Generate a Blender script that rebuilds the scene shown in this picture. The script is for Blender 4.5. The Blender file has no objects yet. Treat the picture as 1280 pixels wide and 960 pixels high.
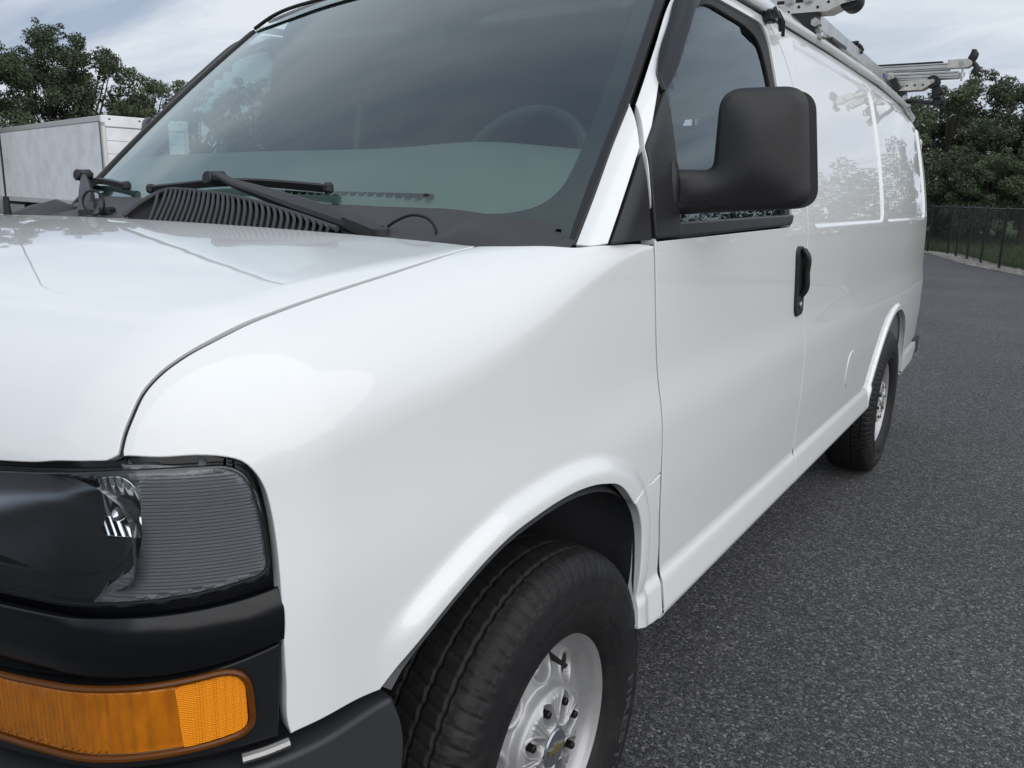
import bpy, math, random
import numpy as np
from mathutils import Vector, Matrix
from mathutils.geometry import delaunay_2d_cdt
R = math.radians
scene = bpy.context.scene
col = scene.collection
# ---------------------------------------------------------------- camera
CAM = (1.626, -1.222, 1.423); YAW, PITCH, ROLL, FPX = R(33.02), R(12.95), R(1.38), 1030.7
cam_data = bpy.data.cameras.new('camera'); cam = bpy.data.objects.new('camera', cam_data); col.objects.link(cam)
f = Vector((-math.sin(YAW) * math.cos(PITCH), math.cos(YAW) * math.cos(PITCH), -math.sin(PITCH)))
r = Vector((math.cos(YAW), math.sin(YAW), 0)); u = r.cross(f)
r2 = r * math.cos(ROLL) + u * math.sin(ROLL); u2 = u * math.cos(ROLL) - r * math.sin(ROLL)
cam.matrix_world = Matrix(((r2.x, u2.x, -f.x, CAM[0]), (r2.y, u2.y, -f.y, CAM[1]), (r2.z, u2.z, -f.z, CAM[2]), (0, 0, 0, 1)))
cam_data.sensor_width = 36; cam_data.lens = FPX * 36 / 1280; cam_data.clip_start = .05; cam_data.clip_end = 2000
scene.camera = cam
# ---------------------------------------------------------------- sky: Nishita with a broken overcast of cloud
SUN_EL, SUN_AZ = 24, 110          # degrees; azimuth clockwise from +y (the van's rear)
w = bpy.data.worlds.new('World'); scene.world = w; w.use_nodes = True
nt = w.node_tree; nt.nodes.clear(); N = nt.nodes.new; Lk = nt.links.new
out = N('ShaderNodeOutputWorld'); bg = N('ShaderNodeBackground'); bg.inputs['Strength'].default_value = .052
sky = N('ShaderNodeTexSky'); sky.sky_type = 'NISHITA'; sky.sun_disc = False; sky.sun_elevation = R(SUN_EL); sky.sun_rotation = R(SUN_AZ)
sky.air_density = 1.0; sky.dust_density = 2.0; sky.ozone_density = 1.5
tc = N('ShaderNodeTexCoord'); sx = N('ShaderNodeSeparateXYZ'); Lk(tc.outputs['Generated'], sx.inputs[0])
def M(op, a, b=None, c=None):
    n = N('ShaderNodeMath'); n.operation = op
    for i, v in enumerate((a, b, c)):
        if v is None: continue
        if isinstance(v, (int, float)): n.inputs[i].default_value = v
        else: Lk(v, n.inputs[i])
    return n.outputs[0]
zc = M('ADD', M('MAXIMUM', sx.outputs['Z'], 0.), .16)
cx = N('ShaderNodeCombineXYZ'); Lk(M('DIVIDE', sx.outputs['X'], zc), cx.inputs[0]); Lk(M('DIVIDE', sx.outputs['Y'], zc), cx.inputs[1])
mp = N('ShaderNodeMapping'); mp.inputs['Rotation'].default_value = (0, 0, R(25)); mp.inputs['Scale'].default_value = (.62, 1.25, 1); Lk(cx.outputs[0], mp.inputs[0])
n1 = N('ShaderNodeTexNoise'); n1.inputs['Scale'].default_value = 1.1; n1.inputs['Detail'].default_value = 7; n1.inputs['Roughness'].default_value = .56; n1.inputs['Distortion'].default_value = .5; Lk(mp.outputs[0], n1.inputs[0])
n2 = N('ShaderNodeTexNoise'); n2.inputs['Scale'].default_value = .55; n2.inputs['Detail'].default_value = 5; n2.inputs['Roughness'].default_value = .5; Lk(mp.outputs[0], n2.inputs[0])
cr = N('ShaderNodeValToRGB'); cr.color_ramp.elements[0].position = .36; cr.color_ramp.elements[0].color = (3.0, 3.8, 5.1, 1)
cr.color_ramp.elements[1].position = .62; cr.color_ramp.elements[1].color = (6.8, 7.25, 7.8, 1); Lk(n1.outputs[0], cr.inputs[0])
# cloud deck is whiter towards the horizon
hz = M('POWER', M('SUBTRACT', 1., M('MAXIMUM', sx.outputs['Z'], 0.)), 7.)
mh = N('ShaderNodeMix'); mh.data_type = 'RGBA'; Lk(M('MULTIPLY', hz, .42), mh.inputs[0]); Lk(cr.outputs[0], mh.inputs[6]); mh.inputs[7].default_value = (6.8, 7.1, 7.5, 1)
cov = N('ShaderNodeValToRGB'); cov.color_ramp.elements[0].position = .30; cov.color_ramp.elements[0].color = (.72, .72, .72, 1); cov.color_ramp.elements[1].position = .5; cov.color_ramp.elements[1].color = (1, 1, 1, 1); Lk(n2.outputs[0], cov.inputs[0])
mx = N('ShaderNodeMix'); mx.data_type = 'RGBA'; Lk(cov.outputs[0], mx.inputs[0]); Lk(sky.outputs[0], mx.inputs[6]); Lk(mh.outputs[2], mx.inputs[7])
Lk(mx.outputs[2], bg.inputs[0]); Lk(bg.outputs[0], out.inputs[0])
sd = bpy.data.lights.new('sun', 'SUN'); sd.energy = 1.25; sd.angle = R(112); sd.color = (1, .96, .9)
sun = bpy.data.objects.new('sun', sd); col.objects.link(sun)
az = R(SUN_AZ); sv = Vector((math.sin(az) * math.cos(R(SUN_EL)), math.cos(az) * math.cos(R(SUN_EL)), math.sin(R(SUN_EL))))
sun.rotation_euler = sv.to_track_quat('Z', 'Y').to_euler()
scene.view_settings.view_transform = 'Standard'; scene.view_settings.look = 'None'; scene.view_settings.exposure = 1.12; scene.view_settings.gamma = 1
scene.view_settings.use_curve_mapping = False
scene.render.engine = 'CYCLES'; scene.cycles.max_bounces = 8; scene.cycles.transparent_max_bounces = 16
# ---------------------------------------------------------------- van body shape (x: driver side +, y: rearwards, z: up)
def table(pts, sig, lo=None, hi=None, n=2400):
    p = np.array(pts, float); lo = p[0, 0] if lo is None else lo; hi = p[-1, 0] if hi is None else hi
    pad = 4 * sig; s = np.linspace(lo - pad, hi + pad, n); v = np.interp(s, p[:, 0], p[:, 1])
    # linear extension at the ends keeps the slope
    a, b = p[0], p[1]; m = s < a[0]; v[m] = a[1] + (b[1] - a[1]) / (b[0] - a[0]) * (s[m] - a[0])
    a, b = p[-2], p[-1]; m = s > b[0]; v[m] = b[1] + (b[1] - a[1]) / (b[0] - a[0]) * (s[m] - b[0])
    h = s[1] - s[0]; k = int(3 * sig / h) + 1; g = np.exp(-.5 * (np.arange(-k, k + 1) * h / sig) ** 2); g /= g.sum()
    e = np.concatenate([v[0] + (v[1] - v[0]) * np.arange(-k, 0), v, v[-1] + (v[-1] - v[-2]) * np.arange(1, k + 1)])
    v = np.convolve(e, g, 'valid')
    return lambda q: np.interp(q, s, v)
def sstep(a, b, t):
    t = np.clip((t - a) / (b - a), 0, 1); return t * t * t * (t * (t * 6 - 15) + 10)
def rmax(a, b, r):
    return np.minimum(np.maximum(a, b), -r) + r + np.sqrt(np.maximum(a + r, 0) ** 2 + np.maximum(b + r, 0) ** 2) - r
# side profile, half width against height
_UP = [(.60, .953), (.78, .960), (.95, .959), (1.05, .944), (1.20, .940), (1.335, .934), (1.45, .918), (1.60, .890), (1.75, .856), (1.88, .822), (1.97, .788), (2.10, .735)]
_lo = table([(.30, .88), (.436, .938), (.452, .962), (.474, .974), (.556, .9625), (.571, .9515), (.60, .953), (.78, .960)], .006); _hi = table(_UP, .028)
def prof(z): return np.where(z < .69, _lo(z), _hi(z))
prof_hi = table([(.30, .93), (.6, .953), (.95, .955), (1.05, .946), (1.2, .941), (1.335, .934), (1.45, .918), (1.60, .890), (1.75, .856), (1.88, .822), (1.97, .788), (2.10, .735)], .03)
ARCH_F = [(-.475, .768), (-.452, .787), (-.394, .813), (-.331, .839), (-.263, .863), (-.19, .881), (-.124, .888), (-.055, .892), (.025, .890), (.12, .874), (.205, .840), (.258, .800), (.29, .75), (.305, .68), (.309, .60), (.306, .50), (.303, .40), (.303, .2)]
ARCH_R = [(2.90, .2), (2.90, .42), (2.93, .52), (3.0, .62), (3.09, .72), (3.21, .81), (3.35, .865), (3.5, .88), (3.64, .855), (3.76, .80), (3.85, .71), (3.9, .6), (3.92, .45), (3.92, .2)]
def curve2(poly, m=8):
    P = np.array(poly, float); E = np.vstack([2 * P[0] - P[1], P, 2 * P[-1] - P[-2]]); out = []
    for i in range(1, len(E) - 2):
        for t in np.linspace(0, 1, m, endpoint=False): out.append(.5 * ((2 * E[i]) + (E[i + 1] - E[i - 1]) * t + (2 * E[i - 1] - 5 * E[i] + 4 * E[i + 1] - E[i + 2]) * t * t + (3 * E[i] - E[i - 1] - 3 * E[i + 1] + E[i + 2]) * t ** 3))
    return np.array(out + [P[-1]])
class Dist2:
    def __init__(self, poly, y0, y1, z0, z1, h=.003):
        P = curve2(poly)
        # densify smoothly
        t = np.concatenate([[0], np.cumsum(np.hypot(*np.diff(P, axis=0).T))]); 
        self.y0, self.z0, self.h = y0, z0, h
        ys = np.arange(y0, y1, h); zs = np.arange(z0, z1, h); Y, Z = np.meshgrid(ys, zs, indexing='ij')
        D = np.full(Y.shape, 9.)
        for a, b in zip(P[:-1], P[1:]):
            d = b - a; u = np.clip(((Y - a[0]) * d[0] + (Z - a[1]) * d[1]) / (d @ d), 0, 1)
            D = np.minimum(D, np.hypot(Y - a[0] - u * d[0], Z - a[1] - u * d[1]))
        # inside the opening (below the curve, between its ends): negative
        o = np.argsort(P[:, 0]); top = np.interp(Y, P[o, 0], P[o, 1], left=-9, right=-9)
        ins = Z < top
        D = np.where(ins, -D, D)
        for ax in (0, 1):
            for _ in range(10):
                E = np.copy(D); sl = [slice(None)] * 2; a = [slice(None)] * 2; b = [slice(None)] * 2
                sl[ax] = slice(1, -1); a[ax] = slice(0, -2); b[ax] = slice(2, None)
                E[tuple(sl)] = .5 * D[tuple(sl)] + .25 * (D[tuple(a)] + D[tuple(b)]); D = E
        self.D = D
    def __call__(self, y, z):
        u = np.clip((y - self.y0) / self.h, 0, self.D.shape[0] - 1.001); v = np.clip((z - self.z0) / self.h, 0, self.D.shape[1] - 1.001)
        i = u.astype(int); j = v.astype(int); f = u - i; g = v - j; D = self.D
        return D[i, j] * (1 - f) * (1 - g) + D[i + 1, j] * f * (1 - g) + D[i, j + 1] * (1 - f) * g + D[i + 1, j + 1] * f * g
arch_f = Dist2(ARCH_F, -.62, .62, .2, 1.1); arch_r = Dist2(ARCH_R, 2.7, 4.2, .2, 1.1)
def flare(y, z):
    d = arch_f(y, z); w = sstep(.078, .030, d) * (1 - .12 * sstep(.02, -.012, d)) * sstep(-.50, -.40, y) * sstep(.9, .6, y)
    e = arch_r(y, z); q = sstep(.042, .020, e)
    return .019 * w * (np.abs(y) < .6) * np.where(y > 0, .35 + .65 * sstep(.47, .66, z), 1.) + .015 * q * (np.abs(y - 3.43) < .7) * sstep(.47, .60, z)
RECESS = [(1.655, 2.965), (3.035, 4.50)]
def recess(y, z):
    o = 0
    for a, b in RECESS:
        # rounded box distance
        cy, hy = (a + b) / 2, (b - a) / 2; z0, z1 = 1.338, 1.93; cz, hz = (z0 + z1) / 2, (z1 - z0) / 2; r = .06
        qy = np.abs(y - cy) - hy + r; qz = np.abs(z - cz) - hz + r
        d = np.hypot(np.maximum(qy, 0), np.maximum(qz, 0)) + np.minimum(np.maximum(qy, qz), 0) - r
        o = o + sstep(.002, -.013, d)
    return .008 * o
def side(y, z):
    f = np.clip(-y, 0, 2)
    w = sstep(-.05, .30, y)              # rocker and lower crease belong to the part behind the front wheel
    s = prof(z) * w + prof_hi(z) * (1 - w)
    s = s - .030 * f ** 2 - .020 * np.clip(y - 3.4, 0, 9) ** 2
    return s + flare(y, z) - recess(y, z)
def top(x, y):
    x = np.abs(x)
    z = 1.338 + .012 * (1 - (x / .8) ** 2) + .0775 * (y + .06) - .0275 * (np.sqrt((y + .06) ** 2 + .012) - .1095) - .05 * np.clip(-y - .25, 0, 9) ** 2
    return z
def front(x, z):
    return -.862 + .115 * x ** 2 + .10 * (z - .9) * (z > .9) 
def nose(P):
    x = np.abs(P[..., 0]); y = P[..., 1]; z = P[..., 2]
    a = rmax(x - side(y, z), front(x, z) - y, .20)
    return rmax(a, z - top(x, y), .17 - .135 * sstep(-.40, .42, y))
def wind_y(x, z):
    u = z - 1.32
    return .125 + .985 * u + .19 * u * u - .135 * (1 - (np.abs(x) / .86) ** 2)
def roof_z(x, y):
    return 2.105 - .04 * (np.abs(x) / .75) ** 2 - .04 * np.clip(y - 3.3, 0, 2) ** 2 - .04 * np.clip((1.3 - y) / .5, 0, 3) ** 2
def cabin(P):
    x = np.abs(P[..., 0]); y = P[..., 1]; z = P[..., 2]
    a = x - side(y, z)
    a = rmax(a, (y - 4.80 - .10 * (1 - (x / .9) ** 2) + .06 * (z - 1.2) ** 2), .16)
    a = rmax(a, z - roof_z(x, y), .06)
    return rmax(a, (wind_y(x, z) - y) * .72, .05)
def grad(F, P, h=.0025):
    g = np.empty_like(P)
    for k in range(3):
        d = np.zeros(3); d[k] = h; g[..., k] = F(P + d) - F(P - d)
    return g / np.maximum(np.linalg.norm(g, axis=-1, keepdims=True), 1e-12)
def cast(F, O, d, t0, t1, n=160):
    """first crossing of F from outside (>0) to inside along O + t d"""
    ts = np.linspace(t0, t1, n); lo = np.full(len(O), float(t1)); hi = np.full(len(O), float(t1)); done = np.zeros(len(O), bool)
    prev = F(O + t0 * d)
    for k in range(1, n):
        cur = F(O + ts[k] * d); m = (~done) & (prev > 0) & (cur <= 0)
        lo[m] = ts[k - 1]; hi[m] = ts[k]; done |= m; prev = cur
        if done.all(): break
    for _ in range(26):
        mid = .5 * (lo + hi); v = F(O + mid[:, None] * d if np.ndim(d) == 1 else O + mid[:, None] * d)
        m = v > 0; lo = np.where(m, mid, lo); hi = np.where(m, hi, mid)
    return O + hi[:, None] * d, done
# ---------------------------------------------------------------- materials
MATS = {}
def mat(name, base=(.5, .5, .5), rough=.5, metal=0., coat=0., coat_rough=.03, spec=.5, trans=0., ior=1.45, bump=None, var=None, coords='Object', sheen=0):
    """Principled material. bump=(scale, strength, distance, detail); var=(scale, colour2, contrast lo, hi)"""
    if name in MATS: return MATS[name]
    m = bpy.data.materials.new(name); m.use_nodes = True; nt = m.node_tree; b = nt.nodes['Principled BSDF']
    b.inputs['Base Color'].default_value = (*base, 1); b.inputs['Roughness'].default_value = rough; b.inputs['Metallic'].default_value = metal
    b.inputs['Coat Weight'].default_value = coat; b.inputs['Coat Roughness'].default_value = coat_rough; b.inputs['Specular IOR Level'].default_value = spec
    b.inputs['Transmission Weight'].default_value = trans; b.inputs['IOR'].default_value = ior
    if bump or var:
        tc = nt.nodes.new('ShaderNodeTexCoord')
    if var:
        n = nt.nodes.new('ShaderNodeTexNoise'); n.inputs['Scale'].default_value = var[0]; n.inputs['Detail'].default_value = 6; n.inputs['Roughness'].default_value = .6
        nt.links.new(tc.outputs[coords], n.inputs[0])
        r = nt.nodes.new('ShaderNodeValToRGB'); r.color_ramp.elements[0].position = var[2]; r.color_ramp.elements[0].color = (*base, 1)
        r.color_ramp.elements[1].position = var[3]; r.color_ramp.elements[1].color = (*var[1], 1)
        nt.links.new(n.outputs[0], r.inputs[0]); nt.links.new(r.outputs[0], b.inputs['Base Color'])
    if bump:
        n = nt.nodes.new('ShaderNodeTexNoise'); n.inputs['Scale'].default_value = bump[0]; n.inputs['Detail'].default_value = bump[3] if len(bump) > 3 else 2
        nt.links.new(tc.outputs[coords], n.inputs[0])
        bp = nt.nodes.new('ShaderNodeBump'); bp.inputs['Strength'].default_value = bump[1]; bp.inputs['Distance'].default_value = bump[2]
        nt.links.new(n.outputs[0], bp.inputs['Height']); nt.links.new(bp.outputs[0], b.inputs['Normal'])
    MATS[name] = m; return m
def glass(name, tint, ior=1.5, rough=0., film=0., refl=(.97, .98, 1.), mult=1.2):
    """thin pane: tinted see-through plus a Fresnel reflection"""
    if name in MATS: return MATS[name]
    m = bpy.data.materials.new(name); m.use_nodes = True; nt = m.node_tree; nt.nodes.clear()
    o = nt.nodes.new('ShaderNodeOutputMaterial'); t = nt.nodes.new('ShaderNodeBsdfTransparent'); t.inputs[0].default_value = (*tint, 1)
    g = nt.nodes.new('ShaderNodeBsdfGlossy'); g.inputs['Roughness'].default_value = rough; g.inputs[0].default_value = (*refl, 1)
    fr = nt.nodes.new('ShaderNodeFresnel'); fr.inputs[0].default_value = ior
    mx = nt.nodes.new('ShaderNodeMixShader'); ad = nt.nodes.new('ShaderNodeMath'); ad.operation = 'MULTIPLY_ADD'; ad.inputs[1].default_value = mult; ad.inputs[2].default_value = film; ad.use_clamp = True
    nt.links.new(fr.outputs[0], ad.inputs[0]); nt.links.new(ad.outputs[0], mx.inputs[0]); nt.links.new(t.outputs[0], mx.inputs[1]); nt.links.new(g.outputs[0], mx.inputs[2])
    nt.links.new(mx.outputs[0], o.inputs[0]); MATS[name] = m; return m
WHITE = mat('white_paint', (.80, .815, .82), .35, coat=1., coat_rough=.008, spec=.4); WHITE.node_tree.nodes['Principled BSDF'].inputs['Coat IOR'].default_value = 1.5
_n = WHITE.node_tree; _p = _n.nodes['Principled BSDF']; _t = _n.nodes.new('ShaderNodeTexCoord'); _w = _n.nodes.new('ShaderNodeTexNoise'); _w.inputs['Scale'].default_value = 7; _w.inputs['Detail'].default_value = 1
_n.links.new(_t.outputs['Object'], _w.inputs[0]); _b = _n.nodes.new('ShaderNodeBump'); _b.inputs['Strength'].default_value = .05; _b.inputs['Distance'].default_value = .006; _n.links.new(_w.outputs[0], _b.inputs['Height']); _n.links.new(_b.outputs[0], _p.inputs['Coat Normal'])   # slight waviness of pressed panels
_v = _n.nodes.new('ShaderNodeTexVoronoi'); _v.inputs['Scale'].default_value = 16; _n.links.new(_t.outputs['Object'], _v.inputs[0])   # a few stone chips
_c = _n.nodes.new('ShaderNodeMath'); _c.operation = 'LESS_THAN'; _c.inputs[1].default_value = .020; _n.links.new(_v.outputs['Distance'], _c.inputs[0])
_s = _n.nodes.new('ShaderNodeSeparateColor'); _n.links.new(_v.outputs['Color'], _s.inputs[0]); _k = _n.nodes.new('ShaderNodeMath'); _k.operation = 'GREATER_THAN'; _k.inputs[1].default_value = .94; _n.links.new(_s.outputs[0], _k.inputs[0])
_m = _n.nodes.new('ShaderNodeMath'); _m.operation = 'MULTIPLY'; _n.links.new(_c.outputs[0], _m.inputs[0]); _n.links.new(_k.outputs[0], _m.inputs[1])
_x = _n.nodes.new('ShaderNodeMix'); _x.data_type = 'RGBA'; _x.inputs[6].default_value = (.80, .815, .82, 1); _x.inputs[7].default_value = (.10, .09, .08, 1); _n.links.new(_m.outputs[0], _x.inputs[0]); _n.links.new(_x.outputs[2], _p.inputs['Base Color'])
BLACK_TRIM = mat('black_satin_trim', (.010, .0105, .012), .40, bump=(900, .12, .001))
GREY_PLASTIC = mat('grey_textured_plastic', (.040, .041, .045), .55, bump=(1100, .35, .001, 3))
MIRROR_PLASTIC = mat('black_grained_plastic', (.016, .016, .018), .44, bump=(1500, .25, .0006, 3))
DARK = mat('dark_cavity', (.012, .012, .013), .9)
RUBBER = mat('black_rubber', (.014, .014, .015), .6)
GLOSS_BLACK = mat('gloss_black_plastic', (.005, .0055, .007), .16, spec=.45)
ALU = mat('brushed_aluminium', (.62, .61, .59), .34, metal=1., bump=(300, .08, .001), var=(14, (.50, .49, .47), .4, .7))
STEEL = mat('zinc_steel', (.45, .45, .44), .4, metal=1.)
# ---------------------------------------------------------------- mesh helpers
def link(o, parent=None, loc=None):
    col.objects.link(o)
    if parent is not None: o.parent = parent
    if loc is not None: o.location = loc
    return o
def tag(o, label=None, cat=None, group=None, kind=None):
    if label: o['label'] = label
    if cat: o['category'] = cat
    if group: o['group'] = group
    if kind: o['kind'] = kind
    return o
def empty(name, loc=(0, 0, 0), label=None, cat=None, group=None, parent=None):
    o = bpy.data.objects.new(name, None); o.empty_display_size = .1; link(o, parent, loc); return tag(o, label, cat, group)
def raw(name, V, Fc, m, parent=None, smooth=True, normals=None, sharp=None):
    me = bpy.data.meshes.new(name)
    me.from_pydata([tuple(map(float, v)) for v in V], [], [tuple(map(int, q)) for q in Fc]); me.update()
    if smooth: me.polygons.foreach_set('use_smooth', [True] * len(me.polygons))
    if normals is not None: me.normals_split_custom_set_from_vertices([tuple(map(float, n)) for n in normals])
    elif sharp: me.set_sharp_from_angle(angle=R(sharp))
    if m is not None: me.materials.append(m)
    o = bpy.data.objects.new(name, me); return link(o, parent)
class MB:
    """collects shapes of one piece"""
    def __init__(s): s.V = []; s.F = []
    def add(s, V, Fc):
        n = len(s.V); s.V += [tuple(map(float, v)) for v in V]; s.F += [tuple(i + n for i in q) for q in Fc]; return s
    def box(s, c, sz, ax=None, bev=0.):
        """box with centre c, size sz and optional axes ax (three unit vectors); chamfered edges"""
        c = np.array(c, float); h = np.array(sz, float) / 2; A = np.eye(3) if ax is None else np.array(ax, float)
        if bev <= 0:
            P = [c + A.T @ (h * np.array(k)) for k in ((-1, -1, -1), (1, -1, -1), (1, 1, -1), (-1, 1, -1), (-1, -1, 1), (1, -1, 1), (1, 1, 1), (-1, 1, 1))]
            return s.add(P, [(0, 3, 2, 1), (4, 5, 6, 7), (0, 1, 5, 4), (1, 2, 6, 5), (2, 3, 7, 6), (3, 0, 4, 7)])
        b = min(bev, h.min() * .9); P = []; idx = {}
        for k in ((-1, -1, -1), (1, -1, -1), (1, 1, -1), (-1, 1, -1), (-1, -1, 1), (1, -1, 1), (1, 1, 1), (-1, 1, 1)):
            for a in range(3):
                q = h * np.array(k); 
                for e in range(3):
                    if e != a: q[e] -= b * k[e]
                idx[(k, a)] = len(P); P.append(c + A.T @ q)
        Fc = []
        import itertools
        for a in range(3):
            e, g = (a + 1) % 3, (a + 2) % 3
            for sg in (-1, 1):
                qs = []
                for (u_, v_) in ((-1, -1), (1, -1), (1, 1), (-1, 1)):
                    k = [0, 0, 0]; k[a] = sg; k[e] = u_; k[g] = v_; qs.append(idx[(tuple(k), a)])
                Fc.append(tuple(qs if sg > 0 else qs[::-1]))
        for a in range(3):
            e, g = (a + 1) % 3, (a + 2) % 3
            for u_ in (-1, 1):
                for v_ in (-1, 1):
                    k0 = [0, 0, 0]; k0[e] = u_; k0[g] = v_; k1 = list(k0); k0[a] = -1; k1[a] = 1; k0 = tuple(k0); k1 = tuple(k1)
                    q = (idx[(k0, e)], idx[(k1, e)], idx[(k1, g)], idx[(k0, g)]); Fc.append(q if u_ * v_ > 0 else q[::-1])
        for k in itertools.product((-1, 1), repeat=3):
            q = (idx[(k, 0)], idx[(k, 1)], idx[(k, 2)]); Fc.append(q if k[0] * k[1] * k[2] > 0 else q[::-1])
        return s.add(P, Fc)
    def tube(s, pts, rad, n=10, cap=True):
        P = np.array(pts, float); m = len(P); rad = np.broadcast_to(np.array(rad, float), (m,))
        T = np.gradient(P, axis=0); T /= np.linalg.norm(T, axis=1)[:, None]
        a = np.array([0, 0, 1.]) if abs(T[0][2]) < .9 else np.array([1., 0, 0]); V = []; N_ = None
        for i in range(m):
            if N_ is None: N_ = a - T[i] * (a @ T[i])
            else: N_ = N_ - T[i] * (N_ @ T[i])
            N_ = N_ / np.linalg.norm(N_); B = np.cross(T[i], N_)
            for k in range(n):
                t = 2 * math.pi * k / n; V.append(P[i] + rad[i] * (math.cos(t) * N_ + math.sin(t) * B))
        Fc = [(i * n + k, i * n + (k + 1) % n, (i + 1) * n + (k + 1) % n, (i + 1) * n + k) for i in range(m - 1) for k in range(n)]
        if cap: Fc += [tuple(range(n))[::-1], tuple((m - 1) * n + k for k in range(n))]
        return s.add(V, Fc)
    def prism(s, poly, a, b):
        """polygon (list of 3D points) extruded by vector from offset a to offset b (vectors)"""
        P = np.array(poly, float); n = len(P); V = list(P + np.array(a)) + list(P + np.array(b))
        return s.add(V, [tuple(range(n))[::-1], tuple(range(n, 2 * n))] + [(i, (i + 1) % n, (i + 1) % n + n, i + n) for i in range(n)])
    def cyl(s, p0, p1, r0, r1=None, n=20, bev=0):
        r1 = r0 if r1 is None else r1; p0 = np.array(p0, float); p1 = np.array(p1, float)
        if bev:
            d = (p1 - p0) / np.linalg.norm(p1 - p0)
            return s.tube([p0, p0 + d * 1e-4, p0 + d * bev, p1 - d * bev, p1 - d * 1e-4, p1], [r0 - bev, r0 - bev, r0, r1, r1 - bev, r1 - bev], n)
        return s.tube([p0, p1], [r0, r1], n)
    def build(s, name, m, parent=None, smooth=True, sharp=35, mirror=False):
        V = s.V; Fc = s.F
        if mirror: V = [(-x, y, z) for x, y, z in V]; Fc = [q[::-1] for q in Fc]
        return raw(name, V, Fc, m, parent, smooth, None, sharp)
def spline(pts, step=.008):
    """Catmull-Rom through pts, resampled"""
    P = np.array(pts, float)
    if len(P) > 2:
        E = np.vstack([2 * P[0] - P[1], P, 2 * P[-1] - P[-2]]); out = []
        for i in range(1, len(E) - 2):
            t = np.linspace(0, 1, 24, endpoint=False)[:, None]; a, b, c_, d = E[i - 1], E[i], E[i + 1], E[i + 2]
            # centripetal-like tangents scaled by chord
            l0, l1, l2 = (max(np.linalg.norm(q), 1e-9) for q in (b - a, c_ - b, d - c_))
            m1 = ((c_ - b) / l1 * l0 + (b - a) / l0 * l1) / (l0 + l1) * l1; m2 = ((d - c_) / l2 * l1 + (c_ - b) / l1 * l2) / (l1 + l2) * l1
            out.append((2 * t ** 3 - 3 * t ** 2 + 1) * b + (t ** 3 - 2 * t ** 2 + t) * m1 + (-2 * t ** 3 + 3 * t ** 2) * c_ + (t ** 3 - t ** 2) * m2)
        Q = np.vstack(out + [P[-1:]])
    else: Q = P
    s = np.concatenate([[0], np.cumsum(np.linalg.norm(np.diff(Q, axis=0), axis=1))]); n = max(2, int(round(s[-1] / step)) + 1)
    t = np.linspace(0, s[-1], n); return np.stack([np.interp(t, s, Q[:, k]) for k in range(Q.shape[1])], 1)
def loop(segs, step=.008):
    L = [spline(sg, step)[:-1] for sg in segs]; return np.vstack(L)
def rounded(pts, rad, step=.008):
    """closed polygon (any dimension) with rounded corners; rad one number or one per corner"""
    P = np.array(pts, float); n = len(P); rad = np.broadcast_to(np.array(rad, float), (n,)); out = []
    for i in range(n):
        a, b, c_ = P[i - 1], P[i], P[(i + 1) % n]; u_ = (a - b) / np.linalg.norm(a - b); v_ = (c_ - b) / np.linalg.norm(c_ - b)
        r_ = min(rad[i], .49 * np.linalg.norm(a - b), .49 * np.linalg.norm(c_ - b))
        if r_ < 1e-4: out.append(b[None]); continue
        t = np.linspace(0, 1, max(4, int(2 * r_ / step)))[:, None]; p, q = b + u_ * r_, b + v_ * r_
        out.append((1 - t) ** 2 * p + 2 * t * (1 - t) * b + t ** 2 * q)
    Q = np.vstack(out + [out[0][:1]])
    s = np.concatenate([[0], np.cumsum(np.linalg.norm(np.diff(Q, axis=0), axis=1))]); keep = np.concatenate([[True], np.diff(s) > 1e-6]); Q = Q[keep]; s = s[keep]
    m = int(s[-1] / step) + 1; t = np.linspace(0, s[-1], m + 1)[:-1]
    return np.stack([np.interp(t, s, Q[:, k]) for k in range(Q.shape[1])], 1)
def inside(poly, X, Y):
    c_ = np.zeros(X.shape, bool); n = len(poly)
    for i in range(n):
        x0, y0 = poly[i]; x1, y1 = poly[(i + 1) % n]
        if y0 == y1: continue
        m = (y0 > Y) != (y1 > Y); c_ ^= m & (X < (x1 - x0) * (Y - y0) / (y1 - y0) + x0)
    return c_
def area2(p): return .5 * np.sum(p[:, 0] * np.roll(p[:, 1], -1) - np.roll(p[:, 0], -1) * p[:, 1])
def norm2(p):
    t = np.roll(p, -1, 0) - np.roll(p, 1, 0); t /= np.maximum(np.linalg.norm(t, axis=1)[:, None], 1e-9); return np.stack([t[:, 1], -t[:, 0]], 1)
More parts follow.
